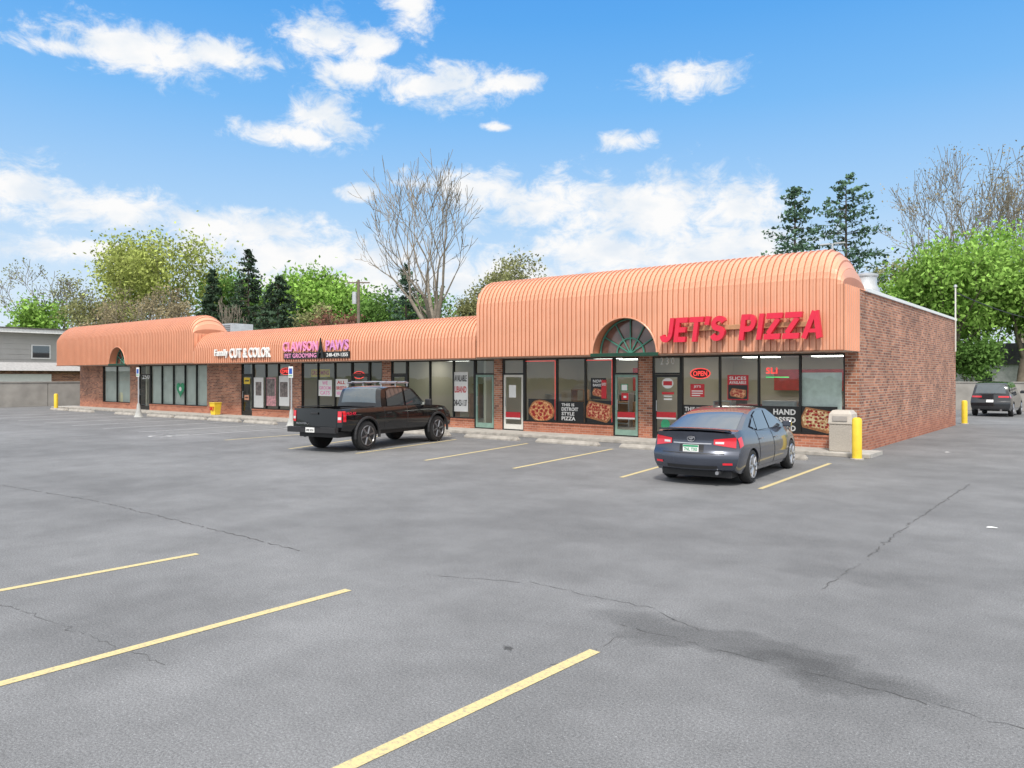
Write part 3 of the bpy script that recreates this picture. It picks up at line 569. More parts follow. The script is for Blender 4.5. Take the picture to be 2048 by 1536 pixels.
sign('door_number','white door number 230 above the pizza shop door','number',1321,715,1349,729,YP,None,[('2 3 0',0,1,0,1,WHITE)],bold=.0)
sign('door_number','white door number 250 on the leftmost shop door','number',285,749,299,758,YP-.03,None,[('250',0,1,0,1,WHITE)])
t=sign('door_decal','round red and white sticker on door 230','sticker',1324,756,1347,777,YF+.06,WHITE,[(None,.12,.88,.3,.7,REDP,'red_bar')],round_=True,th=.004)
t=sign('door_decal','red printed menu sticker low on door 230','sticker',1324,784,1348,800,YF+.06,None,[(None,0,1,.7,1,REDP,'bar'),(None,.15,.85,.4,.55,WHITE,'bar'),(None,.15,.85,0,.2,WHITE,'bar')])
sign('door_decal','round green sticker at the bottom of door 230','sticker',1322,838,1340,860,YF+.06,GRN,[],round_=True,th=.004)
sign('door_decal','small green and white notice on the second door left of door 230','sticker',1242,768,1256,782,YF+.06,GRN,[(None,.1,.9,.1,.9,WHITE,'paper')],th=.004)
sign('door_decal','small red notice below the green and white one on the door','sticker',1243,786,1257,800,YF+.06,REDP,[(None,.3,.7,.3,.6,WHITE,'mark')],th=.004)
for a,b in ((1011,1041),(1235,1270),(1312,1352)):
    sign('door_band',{1011:'dark red and white band across the pale framed door',1235:'dark red and white band across the door under the arch',1312:'dark red and white band across door 230'}[a],'decal',a,824,b,835,YF+.062,REDP,[(None,0,1,-.3,0,WHITE,'stripe')],th=.004)
poster('white paper sign taped inside the pale framed door','poster',1018,770,1032,795,YF+.06,WHITE,[],th=.004)
def nborder(a,b,label):
    Y=YF+.07; x0,x1=FX(a,Y)+.04,FX(b,Y)-.04; z0,z1=.56,2.7
    m=MB().tube((x0,Y,z0),(x0,Y,z1),.008,n=6).tube((x1,Y,z0),(x1,Y,z1),.008,n=6).tube((x0,Y,z1),(x1,Y,z1),.008,n=6)
    tag(m.build('neon_border',NEONR),label,'neon light')
nborder(1048,1112,'red lit tube outlining the left pane of the pizza shop window'); nborder(1169,1226,'red lit tube outlining the pane left of the arch door')
poster('tall white AVAILABLE sign with phone number in the vacant shop window','poster',907,744,936,823,YP,WHITE,[('AVAILABLE',.08,.92,.76,.92,BLACK),('LIBAND',.1,.9,.48,.64,REDP),('248-423-1137',.06,.94,.14,.3,BLACK)])
poster('white WE GROOM CATS sign with pink lettering','poster',637,760,664,792,YP,WHITE,[('WE',.3,.7,.7,.92,PINK),('GROOM',.08,.92,.4,.62,PINK),('CATS',.15,.85,.08,.32,PINK)])
poster('white sheet with red script right of the WE GROOM CATS sign','poster',671,758,696,794,YP,WHITE,[('ALL',.15,.8,.72,.9,REDP),('BREEDS',.1,.9,.4,.6,REDP),('WELCOME',.1,.9,.1,.3,PINK)])
poster('yellow banner high in the pet grooming window','poster',622,738,660,754,YF+.5,YELP,[('GROOMING',.05,.95,.25,.8,REDP)])
HAIR=pm('hair_model_print',(.18,.15,.14),.5,0,.9,7); HAIR2=pm('pink_print',(.6,.3,.32),.5,0,.6,8)
poster('white hair style poster left in the salon window','poster',508,755,527,815,YP,WHITE,[(None,.2,.8,.4,.85,HAIR,'picture')])
poster('dark hair style poster in the middle of the salon window','poster',532,755,552,812,YP,HAIR2,[(None,.1,.9,.35,.95,HAIR,'picture')])
poster('tall white hair style poster right in the salon window','poster',557,752,579,812,YP,WHITE,[(None,.15,.85,.3,.8,HAIR,'picture')])
poster('small yellow notice on the salon door','poster',488,755,500,768,YF+.06,YELP,[(None,.15,.85,.4,.6,BLACK,'text_bar')],th=.004)
poster('small orange notice below the yellow one on the salon door','poster',489,790,498,800,YF+.06,ORANGE,[(None,.15,.85,.4,.6,BLACK,'text_bar')],th=.004)
xh,zh=FX(361,YP),FZ(361,778,YP); poly=[]
for i in range(28):
    a=2*PI*i/28; poly.append((xh+.028*16*math.sin(a)**3,zh+.030*(13*math.cos(a)-5*math.cos(2*a)-2*math.cos(3*a)-math.cos(4*a))))
t=thing('heart_sign','green heart shaped sign with white centre in the curtained window','sign',(xh,YP,zh-.5)); MB().prism(poly[::-1],YP-.012,YP).build('panel',GRN,t)
MB().prism([(xh+.14*math.cos(a*PI/6),zh+.13*math.sin(a*PI/6)) for a in range(12)],YP-.018,YP-.013).build('centre',WHITE,t)
# ---------------------------------------------------------------- street furniture
def wheelstop(x0,x1,y,label,group):
    L_=x1-x0; mb=MB(); h=.13; xs=[(0,.35),(.06,1),(L_-.06,1),(L_,.35)]
    prof=[(-.10,0),(-.10,.05),(-.065,h),(.065,h),(.10,.05),(.10,0)]
    rows=[[(x0+a,y+p,z*(k if z>.06 else 1)) for p,z in prof] for a,k in xs]
    mb.grid(rows); n=len(prof); mb.add(rows[0],[tuple(range(n))]); mb.add(rows[-1],[tuple(range(n-1,-1,-1))])
    return tag(mb.build('wheel_stop',CONC2,bevel=.008),label,'wheel stop',group)
names=['concrete wheel stop in front of the grey sedan, nearest the concrete trash bin','concrete wheel stop left of the grey sedan under door 230','concrete wheel stop in front of the DETROIT STYLE window board','concrete wheel stop in front of the pale framed door','concrete wheel stop in front of the black pickup']
for k in range(5): wheelstop(-8.70-3.12*k,-6.35-3.12*k,20.1,names[k],'concrete wheel stops along the storefronts')
for k,(a,b,lb) in enumerate([(490,552,'concrete wheel stop in front of the salon window, just left of the nearer parking sign'),(418,480,'concrete wheel stop beside the yellow salt bin'),(352,412,'concrete wheel stop in front of the heart sign window'),(296,346,'concrete wheel stop just right of the farther parking sign'),(232,272,'concrete wheel stop just left of the farther parking sign'),(140,186,'concrete wheel stop second from the left end of the row'),(103,134,'concrete wheel stop at the left end of the row')]):
    wheelstop(FX(a,20.1),FX(b,20.1),20.1,lb,'concrete wheel stops along the storefronts')
def bollard(x,y,h,label):
    t=thing('bollard',label,'bollard',(x,y,0),group='yellow steel bollards')
    MB().lathe([(.12,0),(.12,h-.06),(.10,h-.02),(.06,h)],18,(x,y,0)).build('post',YELP,t,smooth=True)
    MB().lathe([(.17,.001),(.17,.03),(.13,.035)],18,(x,y,0)).build('footing',CONC2,t)
bollard(*G(1714,919),1.08,'yellow bollard at the front right corner beside the concrete trash bin')
bollard(*G(1929,848),1.06,'yellow bollard at the rear corner of the brick side wall')
bollard(*G(112,818),1.0,'yellow bollard at the far left end of the storefronts')
def parksign(px,py,top,label):
    x,y=G(px,py); d=H*FPX/(py-HZ); zt=ZD(top,d)
    t=thing('parking_sign',label,'sign',(x,y,0),group='accessible parking signs on pale pedestals')
    MB().lathe([(.24,0),(.20,.06),(.11,.35),(.075,.65),(.05,.72)],14,(x,y,0)).build('pedestal',pm('pale_concrete',(.40,.40,.38),.8,0,.2),t,smooth=True)
    MB().tube((x,y,.70),(x,y,zt),.035).build('post',STEEL,t,smooth=True)
    MB().box(x-.16,x+.16,y-.045,y-.036,zt-.48,zt).build('plate',WHITE,t,bevel=.003)
    MB().box(x-.11,x+.11,y-.05,y-.046,zt-.32,zt-.08).build('blue_symbol_field',pm('sign_blue',(.02,.09,.4),.5),t)
    txt('RESERVED',x-.13,x+.13,zt-.43,zt-.36,y-.046,.004,GRN,t)
parksign(277,834,735,'reserved parking sign on a pale pedestal in front of the leftmost shop'); parksign(583,852,733,'reserved parking sign on a pale pedestal in front of the hair salon')
y=22.1; x=FX(431,y); t=thing('salt_bin','yellow bin with red SALT lettering by the brick pier','bin',(x,y,.1))
MB().add([(x+sx*w_,y+sy*d_,z_) for z_,w_,d_ in ((.1,.19,.16),(.70,.25,.21)) for sx,sy in ((-1,-1),(1,-1),(1,1),(-1,1))],[(0,1,5,4),(1,2,6,5),(2,3,7,6),(3,0,4,7),(3,2,1,0),(4,5,6,7)]).build('tub',YELP,t,bevel=.02)
MB().box(x-.27,x+.27,y-.23,y+.23,.70,.75).build('lid',YELP,t,bevel=.02); txt('SALT',x-.2,x+.2,.34,.54,y-.205,.02,REDP,t)
y=22.12; x=FX(1686,y); t=thing('trash_receptacle','concrete trash receptacle with a beige domed plastic hood beside the right bollard','trash bin',(x,y,.1))
EXA=pm('exposed_aggregate',(.42,.38,.33),.95,0,.6,55,.8,70)
MB().box(x-.29,x+.29,y-.29,y+.29,.102,.84).build('base',EXA,t,bevel=.02)
hd=MB(); hd.add([(x+sx*w_,y+sy*w_,z_) for z_,w_ in ((.842,.31),(.90,.31),(1.12,.29),(1.22,.22)) for sx,sy in ((-1,-1),(1,-1),(1,1),(-1,1))],[(k*4+i,k*4+(i+1)%4,k*4+4+(i+1)%4,k*4+4+i) for k in range(3) for i in range(4)]+[(12,13,14,15),(3,2,1,0)])
hd.build('hood',pm('beige_plastic',(.52,.47,.41),.5,0,.08),t,bevel=.02)
MB().box(x-.19,x+.19,y-.335,y-.312,.93,1.07).build('flap',pm('flap_grey',(.36,.33,.30),.5),t,bevel=.008)
for (px,py,lb) in [(1984,1056,'small white litter scrap on the driveway nearest the camera'),(1772,884,'small white litter scrap beside the brick side wall'),(1895,905,'small white litter scrap in the middle of the driveway')]:
    a,b=G(px,py); MB_=MB().add([(a-.07,b-.04,.006),(a+.06,b-.05,.012),(a+.07,b+.04,.007),(a-.02,b+.02,.02),(a-.06,b+.05,.008)],[(0,1,3),(1,2,3),(2,4,3),(4,0,3)]); tag(MB_.build('litter',WHITE),lb,'litter')
# ---------------------------------------------------------------- walls and neighbours
def cwall(name,p,q,h,label):
    t=thing(name,label,'wall',((p[0]+q[0])/2,(p[1]+q[1])/2,0)); n=int(math.dist(p,q)/3); along=abs(q[0]-p[0])>abs(q[1]-p[1])
    pn=MB()
    for i in range(n):
        a=[p[k]+(q[k]-p[k])*i/n for k in (0,1)]; b=[p[k]+(q[k]-p[k])*(i+1)/n for k in (0,1)]
        if along: pn.box(a[0]+.02,b[0]-.02,a[1]-.08,a[1]+.08,0,h)
        else: pn.box(a[0]-.08,a[0]+.08,a[1]+.02,b[1]-.02,0,h)
    pn.build('panel',WALLC,t,bevel=.01)
    if along: MB().box(p[0],q[0],p[1]-.12,p[1]+.12,h+.002,h+.08).build('cap',WALLC,t)
    else: MB().box(p[0]-.12,p[0]+.12,p[1],q[1],h+.002,h+.08).build('cap',WALLC,t)
cwall('screen_wall',(-60,-5),(-60,55.7),1.68,'low grey concrete wall at the far left end of the lot')
cwall('screen_wall',(-60,56),(40,56),1.72,'low grey concrete wall across the rear behind the dark crossover')
t=thing('neighbour_building','grey sided low building with white flat eaves beyond the left wall','building',(-80,18,0))
sd_=MB()
for k in range(26): sd_.box(-90+.0,-72-(.03 if k%2 else 0),2,29.5,k*.22,k*.22+.219)
sd_.build('wall',SIDING,t)
MB().box(-91,-71,1,30.4,5.73,6.05).build('roof',pm('white_fascia',(.78,.78,.76),.6),t); MB().box(-91.1,-70.9,.9,30.5,6.052,6.15).build('roof_edge',ROOFM,t)
for yy in (19,25.5): 
    f=MB().box(-72.0,-71.93,yy,yy+1.5,3.6,4.8).build('window',WHITE,t); MB().box(-71.925,-71.915,yy+.1,yy+1.4,3.7,4.7).build('pane',CARGLASS,f)
t=thing('garage','low brick garage with white door in front of the grey sided building','garage',(-66,21,0))
MB().box(-70,-65.2,15,27,0,2.55).build('wall',BRICK,t); MB().add([(-70.5,14.5,2.552),(-64.6,14.5,2.552),(-64.6,27.5,2.552),(-70.5,27.5,2.552),(-69,16,3.2),(-66.5,16,3.2),(-66.5,26,3.2),(-69,26,3.2)],[(0,1,5,4),(1,2,6,5),(2,3,7,6),(3,0,4,7),(4,5,6,7),(3,2,1,0)]).build('roof',pm('pale_shingle',(.34,.33,.32),.95,0,.2,6),t)
MB().box(-65.19,-65.12,20.5,24.5,0,2.3).build('garage_door',WHITE,t)
hx,hy=P(2060,66); t=thing('house','white sided house beyond the rear wall at the right','house',(hx,hy,0))
MB().box(hx-5,hx+5,hy-4,hy+4,0,3.1).build('wall',pm('white_siding',(.6,.6,.6),.7),t)
MB().add([(hx-5.4,hy-4.4,3.102),(hx+5.4,hy-4.4,3.102),(hx+5.4,hy+4.4,3.102),(hx-5.4,hy+4.4,3.102),(hx-5.4,hy,5),(hx+5.4,hy,5)],[(0,1,5,4),(2,3,4,5),(0,4,3),(1,2,5),(0,3,2,1)]).build('roof',ROOFM,t)
MB().box(hx-3.5,hx-2.3,hy-4.03,hy-4.002,1.1,2.5).build('window',CARGLASS,t)
def upole(px,d,top,label):
    x,y=P(px,d); zt=ZD(top,d); t=thing('utility_pole',label,'utility pole',(x,y,0)); W_=pm('weathered_wood',(.16,.13,.10),.9,0,.25,6)
    MB().tube((x,y,0),(x,y,zt),.15,.10,10).build('pole',W_,t,smooth=True)
    a=Vector((Rx,Ry,0)); c=Vector((x,y,zt-.2)); MB().tube(c-a*.85,c+a*.85,.05,n=6).build('crossarm',W_,t)
    q=c+Vector((0,0,-1.6))-a*.3; MB().tube(q,q+Vector((0,0,.9)),.18,n=14).build('transformer',STEEL,t,smooth=True)
    i_=MB()
    for k in (-.75,-.35,.35,.75): i_.tube(c+a*k+Vector((0,0,.05)),c+a*k+Vector((0,0,.2)),.03,n=6)
    i_.build('insulators',WHITE,t)
upole(717,58,560,'wooden utility pole with crossarm behind the middle shops')
x,y=P(1665,58); zt=ZD(488,58); t=thing('street_lamp','twin headed area lamp just showing above the right canopy','lamp',(x,y,0))
MB().tube((x,y,0),(x,y,zt),.08,n=8).build('pole',STEEL,t); MB().box(x-.9,x-.15,y-.15,y+.15,zt-.05,zt+.06).build('lamp_head',STEEL,t,bevel=.02); MB().box(x+.15,x+.9,y-.15,y+.15,zt-.05,zt+.06).build('lamp_head',STEEL,t,bevel=.02); MB().box(x-.2,x+.2,y-.04,y+.04,zt-.03,zt+.03).build('bracket',STEEL,t)

# ---------------------------------------------------------------- trees
BARK=pm('bark',(.17,.14,.11),.95,0,.3,3); BARKP=pm('pale_bark',(.26,.225,.18),.95,0,.25,3); BARKD=pm('dark_bark',(.09,.07,.055),.95,0,.3,3)
LG=leafm('bright_leaf',(.27,.44,.10)); LY=leafm('yellow_green_leaf',(.38,.43,.13)); LM=leafm('mid_leaf',(.17,.30,.08)); LB=leafm('bud_tan',(.33,.28,.17)); LR=leafm('maroon_leaf',(.22,.11,.08)); LC=leafm('spruce_needle',(.06,.095,.06),.1); LP=leafm('pine_needle',(.10,.17,.11),.15); LO=leafm('olive_bud',(.27,.28,.13))
def grow(rg,segs,tips,p,d,Ln,r,lv,mx_,spread,up,kids,side):
    n=3
    for i in range(n):
        d=(d+Vector((rg.gauss(0,.10),rg.gauss(0,.10),rg.gauss(0,.06)+up))).normalized()
        q=p+d*(Ln/n); r2=r*.88; segs.append((p,q,r,r2,lv)); p=q; r=r2
        if lv>=1 and lv<mx_ and i<n-1 and rg.random()<side:
            a=d.orthogonal().normalized(); a.rotate(Matrix.Rotation(rg.uniform(0,2*PI),3,d)); dd=(d+a*rg.uniform(.6,1.0)).normalized()
            grow(rg,segs,tips,p,dd,Ln*.6,r*.5,min(lv+2,mx_),mx_,spread,up,kids,side)
    if lv>=mx_: tips.append(p); return
    k=kids if lv==0 else (2 if rg.random()<.75 else 3); ph=rg.uniform(0,2*PI)
    for j in range(k):
        a=d.orthogonal().normalized(); a.rotate(Matrix.Rotation(ph+2*PI*j/k+rg.gauss(0,.3),3,d)); dd=(d+a*spread*rg.uniform(.5,1.3)).normalized()
        grow(rg,segs,tips,p,dd,Ln*rg.uniform(.66,.88),r*.70,lv+1,mx_,spread,up,kids,side)
def leafmesh(cs,sz,rng):
    n=len(cs); a=rng.normal(size=(n,3)); a/=np.linalg.norm(a,axis=1)[:,None]; b=rng.normal(size=(n,3)); b-=a*(a*b).sum(1)[:,None]; b/=np.linalg.norm(b,axis=1)[:,None]
    s=(sz*rng.uniform(.6,1.35,size=n))[:,None]; v=np.stack([cs-a*s,cs+b*s*.55,cs+a*s,cs-b*s*.55],1).reshape(-1,3)
    return v,np.arange(4*n).reshape(-1,4)
def meshnp(name,v,f,mat,parent):
    me=bpy.data.meshes.new(name); me.from_pydata(v.tolist(),[],f.tolist()); me.materials.append(mat); o=bpy.data.objects.new(name,me); C.objects.link(o); o.parent=parent; return o
def tree(px,d,top,hw,label,leaf=None,nl=0,lsz=.2,bark=BARK,maxl=5,seed=1,spread=.55,up=.06,trunk=.22,kids=3,cl=.6,name='tree',thick=1,twig=.016,side=.5):
    rg=random.Random(seed); x,y=P(px,d); h=ZD(top,d); wd=hw*d/FPX
    segs=[];tips=[]; grow(rg,segs,tips,Vector((0,0,0)),Vector((0,0,1)),1.0*trunk/.22,.10,0,maxl,spread,up,kids,side)
    q=np.array([tuple(s[1]) for s in segs]); zh=q[:,2].max(); rr=np.percentile(np.hypot(q[:,0],q[:,1]),95)
    sx=wd/rr; sz=(h-(lsz if nl else 0))/zh; Sc=lambda p:(p[0]*sx,p[1]*sx,p[2]*sz)
    t=thing(name,label,'tree',(x,y,0),group='trees beyond the lot',world=False); mb=MB()
    for p,e_,r0,r1,lv in segs:
        k=.085*h*thick
        mb.tube(Sc(p),Sc(e_),max(r0*k*3.2,twig),max(r1*k*3.2,twig*.85),n=(8 if lv<2 else 5 if lv<4 else 3),caps=False)
    mb.build('trunk',bark,t,smooth=True,angle=60)
    if leaf:
        rng=np.random.default_rng(seed); T=np.array([Sc(p) for p in tips]); wt=rng.uniform(.1,1,len(T))**2
        c=T[rng.choice(len(T),nl,p=wt/wt.sum())]+rng.normal(size=(nl,3))*cl*np.array([1,1,.75]); c=c[c[:,2]>h*.12]
        v,f=leafmesh(c,lsz,rng); meshnp('crown',v,f,leaf,t)
    return t
def conifer(px,d,top,hw,label,mat=LC,seed=1,layers=26,irr=.35,nper=8,clump=26,low=.08,pw=.8,lift=-.12):
    rng=np.random.default_rng(seed); x,y=P(px,d); h=ZD(top,d); wd=hw*d/FPX
    t=thing('conifer_tree',label,'tree',(x,y,0),group='trees beyond the lot',world=False); mb=MB().tube((0,0,0),(0,0,h*.98),h*.012+.05,.03,8); cs=[]
    for k in range(layers):
        u=low+(1-low)*(k+.5)/layers; z=u*h; ln=wd*(1-u)**pw+.15
        for j in range(nper):
            a=rng.uniform(0,2*PI); l_=ln*(1-irr*rng.uniform(0,1)**1.5)*(1.12 if rng.random()<.15 else 1); zz_=z+rng.uniform(-.5,.5)*h/layers
            e_=np.array((l_*math.cos(a),l_*math.sin(a),zz_+l_*lift*rng.uniform(.2,1.4))); o_=np.array([0,0,zz_]); mb.tube(o_,e_,.035,.012,3,False)
            n=int(clump*(.3+l_/wd)); s=rng.uniform(.12,1.02,n)[:,None]**.7; cs.append(o_+(e_-o_)*s+rng.normal(size=(n,3))*np.array([.10,.10,.06])*(1+l_*.45))
    mb.build('trunk',BARKD,t); c=np.concatenate(cs); v,f=leafmesh(c,.17*d/65,rng); meshnp('crown',v,f,mat,t)
tree(80,98,522,120,'bare budding tree behind the grey sided building',LO,1800,.15,seed=3,maxl=6,cl=.35,twig=.03)
tree(65,94,603,55,'small bright green tree beside the grey sided building',LG,3500,.24,seed=4,maxl=4,cl=.8)
tree(350,84,478,125,'tall yellow green tree with loose crown at the left',LY,9500,.20,seed=5,maxl=5,cl=1.1,spread=.6)
tree(235,90,500,60,'yellow green tree just left of the tallest loose crowned one',LY,5000,.20,seed=45,maxl=5,cl=1.0,spread=.6)
tree(240,72,572,80,'tan budding brushy tree left of the yellow green tree',LB,2800,.12,BARKP,seed=6,maxl=6,cl=.35)
tree(345,70,574,64,'tan budding brushy tree in front of the yellow green tree',LB,2800,.12,BARKP,seed=7,maxl=6,cl=.35)
tree(180,78,600,60,'olive budding shrubby tree above the leftmost canopy end',LO,3000,.15,seed=17,maxl=5,cl=.5)
tree(450,72,592,38,'small bare twiggy tree above the grey roof unit',None,0,bark=BARKP,seed=8,maxl=6)
conifer(425,80,542,60,'slim dark conifer left of the tallest spruce',seed=2)
conifer(497,76,497,90,'tallest dark spruce behind the hair salon',seed=3,irr=.45)
conifer(556,73,553,125,'broad low spruce right of the tallest spruce',seed=4,layers=24,clump=34,nper=10)
tree(455,94,560,70,'mid green tree filling the gap behind the two dark conifers',LM,6000,.25,seed=41,maxl=5,cl=1.1)
tree(530,98,570,70,'mid green tree behind the broad low spruce',LG,6000,.27,seed=42,maxl=5,cl=1.1)
tree(610,92,548,75,'bright green tree right of the low spruce',LG,7000,.25,seed=9,maxl=5,cl=1.1)
tree(680,90,575,75,'bright green tree behind the utility pole',LG,7000,.25,seed=10,maxl=5,cl=1.1)
tree(690,64,622,60,'low maroon leaved tree under the utility pole',LR,2500,.14,seed=11,maxl=4,cl=.4)
tree(640,66,614,50,'low grey green shrubby tree left of the maroon one',LO,2400,.15,seed=31,maxl=4,cl=.4)
tree(755,84,592,50,'green tree left of the pine near the tall bare tree',LM,4500,.22,seed=12,maxl=4,cl=.9)
tree(850,90,595,60,'green tree right of the ragged pine',LM,5000,.22,seed=43,maxl=4,cl=.9)
conifer(812,80,530,95,'ragged pine in front of the tall bare tree',LP,seed=6,irr=.65,layers=22,lift=.12,nper=7)
tree(890,76,288,165,'very tall bare tree behind the middle of the mall',None,0,bark=BARKP,seed=33,maxl=6,spread=.55,up=.10,trunk=.16,kids=5,thick=.78,twig=.028,side=.34)
tree(1030,80,515,75,'olive budding tree right of the tall bare tree',LO,6500,.16,seed=14,maxl=6,cl=.55)
tree(950,78,580,75,'olive brushy tree at the foot of the tall bare tree',LO,4500,.16,seed=15,maxl=5,cl=.5)
conifer(1590,66,372,130,'blue green pine left of its taller twin above the right canopy',LP,seed=8,irr=.75,layers=24,nper=8,clump=36,pw=.58,lift=.2)
conifer(1692,68,354,150,'taller blue green pine right of its twin above the right canopy',LP,seed=9,irr=.75,layers=26,nper=8,clump=36,pw=.58,lift=.2)
tree(1885,84,290,125,'tall bare tree rising over the bright maple',LB,1500,.13,bark=BARKP,seed=22,maxl=6,spread=.55,up=.06,kids=4,twig=.028,thick=.8)
tree(2030,82,300,110,'tall bare tree at the right edge of the picture',LB,1500,.13,bark=BARKP,seed=23,maxl=6,spread=.55,up=.06,kids=4,twig=.028,thick=.8)
tree(1790,80,525,80,'olive budding tree between the pines and the maple',LO,5500,.17,seed=24,maxl=5,cl=.65)
tree(1905,60,500,110,'big bright green maple behind the brick side wall',LG,17000,.18,seed=25,maxl=5,cl=.9,spread=.7,trunk=.12)
tree(2040,62,472,125,'big bright green maple at the right edge',LG,17000,.18,seed=26,maxl=5,cl=.9,spread=.7,trunk=.12)
tree(1975,66,560,90,'rounded green tree between the two maples',LG,9000,.18,seed=27,maxl=5,cl=.8,spread=.7,trunk=.12)
tree(1935,59,690,45,'low green shrubby tree just behind the rear wall',LM,5000,.15,seed=28,maxl=4,cl=.5,trunk=.08)
rng=np.random.default_rng(5); cs=[]
for i in range(300):
    px=rng.uniform(-400,2500); d=rng.uniform(110,135); x,y=P(px,d); hh=rng.uniform(6,10.5); cs.append(np.array([x,y,hh*.55])+rng.normal(size=(60,3))*np.array([2.6,2.6,hh*.24]))
c=np.concatenate(cs); c=c[c[:,2]>.1]; v,f=leafmesh(c,.6,rng); o=meshnp('far_wood',v,f,LM,None); tag(o,'far off mass of green woodland behind everything','trees',kind='stuff')

# ---------------------------------------------------------------- vehicles
def smf(pts,k=.2):
    xs=np.array([p[0] for p in pts],float); ys=np.array([p[1] for p in pts],float); X=np.linspace(xs[0],xs[-1],401); V=np.interp(X,xs,ys)
    n=max(1,int(401*k/(xs[-1]-xs[0])/2)); ker=np.ones(2*n+1)/(2*n+1)
    for _ in range(2): V=np.convolve(np.pad(V,n,'edge'),ker,'valid')
    return lambda q: float(np.interp(q,X,V))
class Car:
    def __init__(s,root,sp):
        s.r=root; s.sp=sp; s.L=sp['L']; s.W=sp['W']; s.zt=smf(sp['top'],.25); s.zb=smf(sp['bot'],.25); s.pl=smf(sp['plan'],.4); s.se=smf(sp['sec'],.12)
        s.lr=smf(sp['lr'],.06); s.lf=smf(sp['lf'],.1)
    def dfm(s,x,y,z):
        t=min(1,max(0,(abs(y)-(s.L/2-.7))/.7)); sg=1 if y>0 else -1; y2=y-sg*t*t*s.sp['round']*(x/s.W)**2
        y2+= t*t*s.lr(z) if y<0 else -t*t*s.lf(z); return (x,y2,z)
    def pt(s,sd,y,q,off=0):
        w=s.W*s.pl(y)*s.se(q)+off; return s.dfm(sd*w,y,s.zb(y)+q*(s.zt(y)-s.zb(y)))
    def body(s,mat,cuts):
        N=56;K=14;U=[i/5 for i in range(-5,6)]; ys=[-s.L/2+s.L*i/N for i in range(N+1)]; mb=MB(); q=[j/K for j in range(K+1)]; cr=s.sp.get('crown',.03)
        def row(y,qq):
            w=s.W*s.pl(y)*s.se(qq); z=s.zb(y)+qq*(s.zt(y)-s.zb(y)); return [s.dfm(u*w,y,z+(cr*(1-u*u) if qq==1 else 0)) for u in U]
        for sd in (1,-1): mb.grid([[s.pt(sd,y,k) for k in q] for y in ys])
        for qq in (1,0): mb.grid([row(y,qq) for y in ys])
        for y in (ys[0],ys[-1]): mb.grid([row(y,k) for k in q])
        o=mb.build('body',mat,s.r,merge=True)
        cu=[]
        for c in cuts:
            co_=c.build('cutter',mat,s.r,merge=True); cu.append(co_); m=o.modifiers.new('b','BOOLEAN'); m.object=co_; m.operation='DIFFERENCE'; m.solver='EXACT'
        bpy.context.view_layer.update(); me=bpy.data.meshes.new_from_object(o.evaluated_get(bpy.context.evaluated_depsgraph_get())); o.modifiers.clear(); o.data=me
        me.polygons.foreach_set('use_smooth',[True]*len(me.polygons)); me.set_sharp_from_angle(angle=R(32))
        for c in cu: bpy.data.objects.remove(c)
        return o
    def house(s,mat):
        pr=s.sp['prof']; ym=max(abs(p[0]) for p in pr); zbt=s.sp['zbelt']; zr=max(p[1] for p in pr)
        ln=[0]
        for i in range(1,len(pr)): ln.append(ln[-1]+math.dist(pr[i],pr[i-1]))
        fy=smf(list(zip(ln,[p[0] for p in pr])),.16); fz=smf(list(zip(ln,[p[1] for p in pr])),.16); s.ln=ln; s.fy=fy; s.fz=fz
        s.w=lambda z: s.sp['wb']+(s.sp['wr']-s.sp['wb'])*min(1,max(0,(z-zbt)/(zr-zbt)))
        def gp(t,u,off=0):
            y,z=fy(t),fz(t); dy=fy(min(t+.02,ln[-1]))-fy(max(t-.02,0)); dz=fz(min(t+.02,ln[-1]))-fz(max(t-.02,0)); l=math.hypot(dy,dz)+1e-9
            yy=y-.14*(y/ym)*u*u; zz=z-.035*abs(u)**3
            return (u*s.w(z),yy-dz/l*off,zz+dy/l*off)
        s.gp=gp; T=[ln[-1]*i/40 for i in range(41)]; U=[i/5 for i in range(-5,6)]; mb=MB(); mb.grid([[gp(t,u) for u in U] for t in T])
        for sd in (1,-1):
            rows=[]
            for t in T:
                a=gp(t,sd); b=(sd*s.sp['wb'],a[1],zbt-.06); rows.append([a,b])
            mb.grid(rows)
        return mb.build('cabin',mat,s.r,smooth=True,merge=True,angle=40)
    def screen(s,name,t0,t1,u0,parent,mat=CARGLASS):
        T=[s.ln[-1]*(t0+(t1-t0)*i/6) for i in range(7)]; return MB().grid([[s.gp(t,u0*u,.006) for u in (-1,-.6,-.2,.2,.6,1)] for t in T]).build(name,mat,parent,smooth=True)
    def sidewin(s,polys,parent):
        for sd in (1,-1):
            for p in polys:
                vs=[(sd*(s.w(z)+.007),y-.14*(y/max(abs(q[0]) for q in s.sp['prof'])),z) for y,z in p]; MB().add(vs,[tuple(range(len(vs)))]).build('side_window',CARGLASS,parent)
    def patch(s,name,mat,sd,y0,y1,q0,q1,off,parent=None,n=10):
        return MB().grid([[s.pt(sd,y0+(y1-y0)*i/n,q0+(q1-q0)*j/8,off) for j in range(9)] for i in range(n+1)]).build(name,mat,parent or s.r,smooth=True,angle=50)
    def rear(s,mb,x0,x1,z0,z1,off,end=-1,n=6,z0b=None,z1b=None):
        z0b=z0 if z0b is None else z0b; z1b=z1 if z1b is None else z1b; pts=[]
        for i in range(n+1):
            k=i/n; x=x0+(x1-x0)*k; a=z0+(z0b-z0)*k; b=z1+(z1b-z1)*k; r_=[]
            for j in range(5):
                z=a+(b-a)*j/4; p=s.dfm(x,end*s.L/2,z); r_.append((p[0],p[1]+end*off,p[2]))
            pts.append(r_)
        mb.grid(pts); return mb
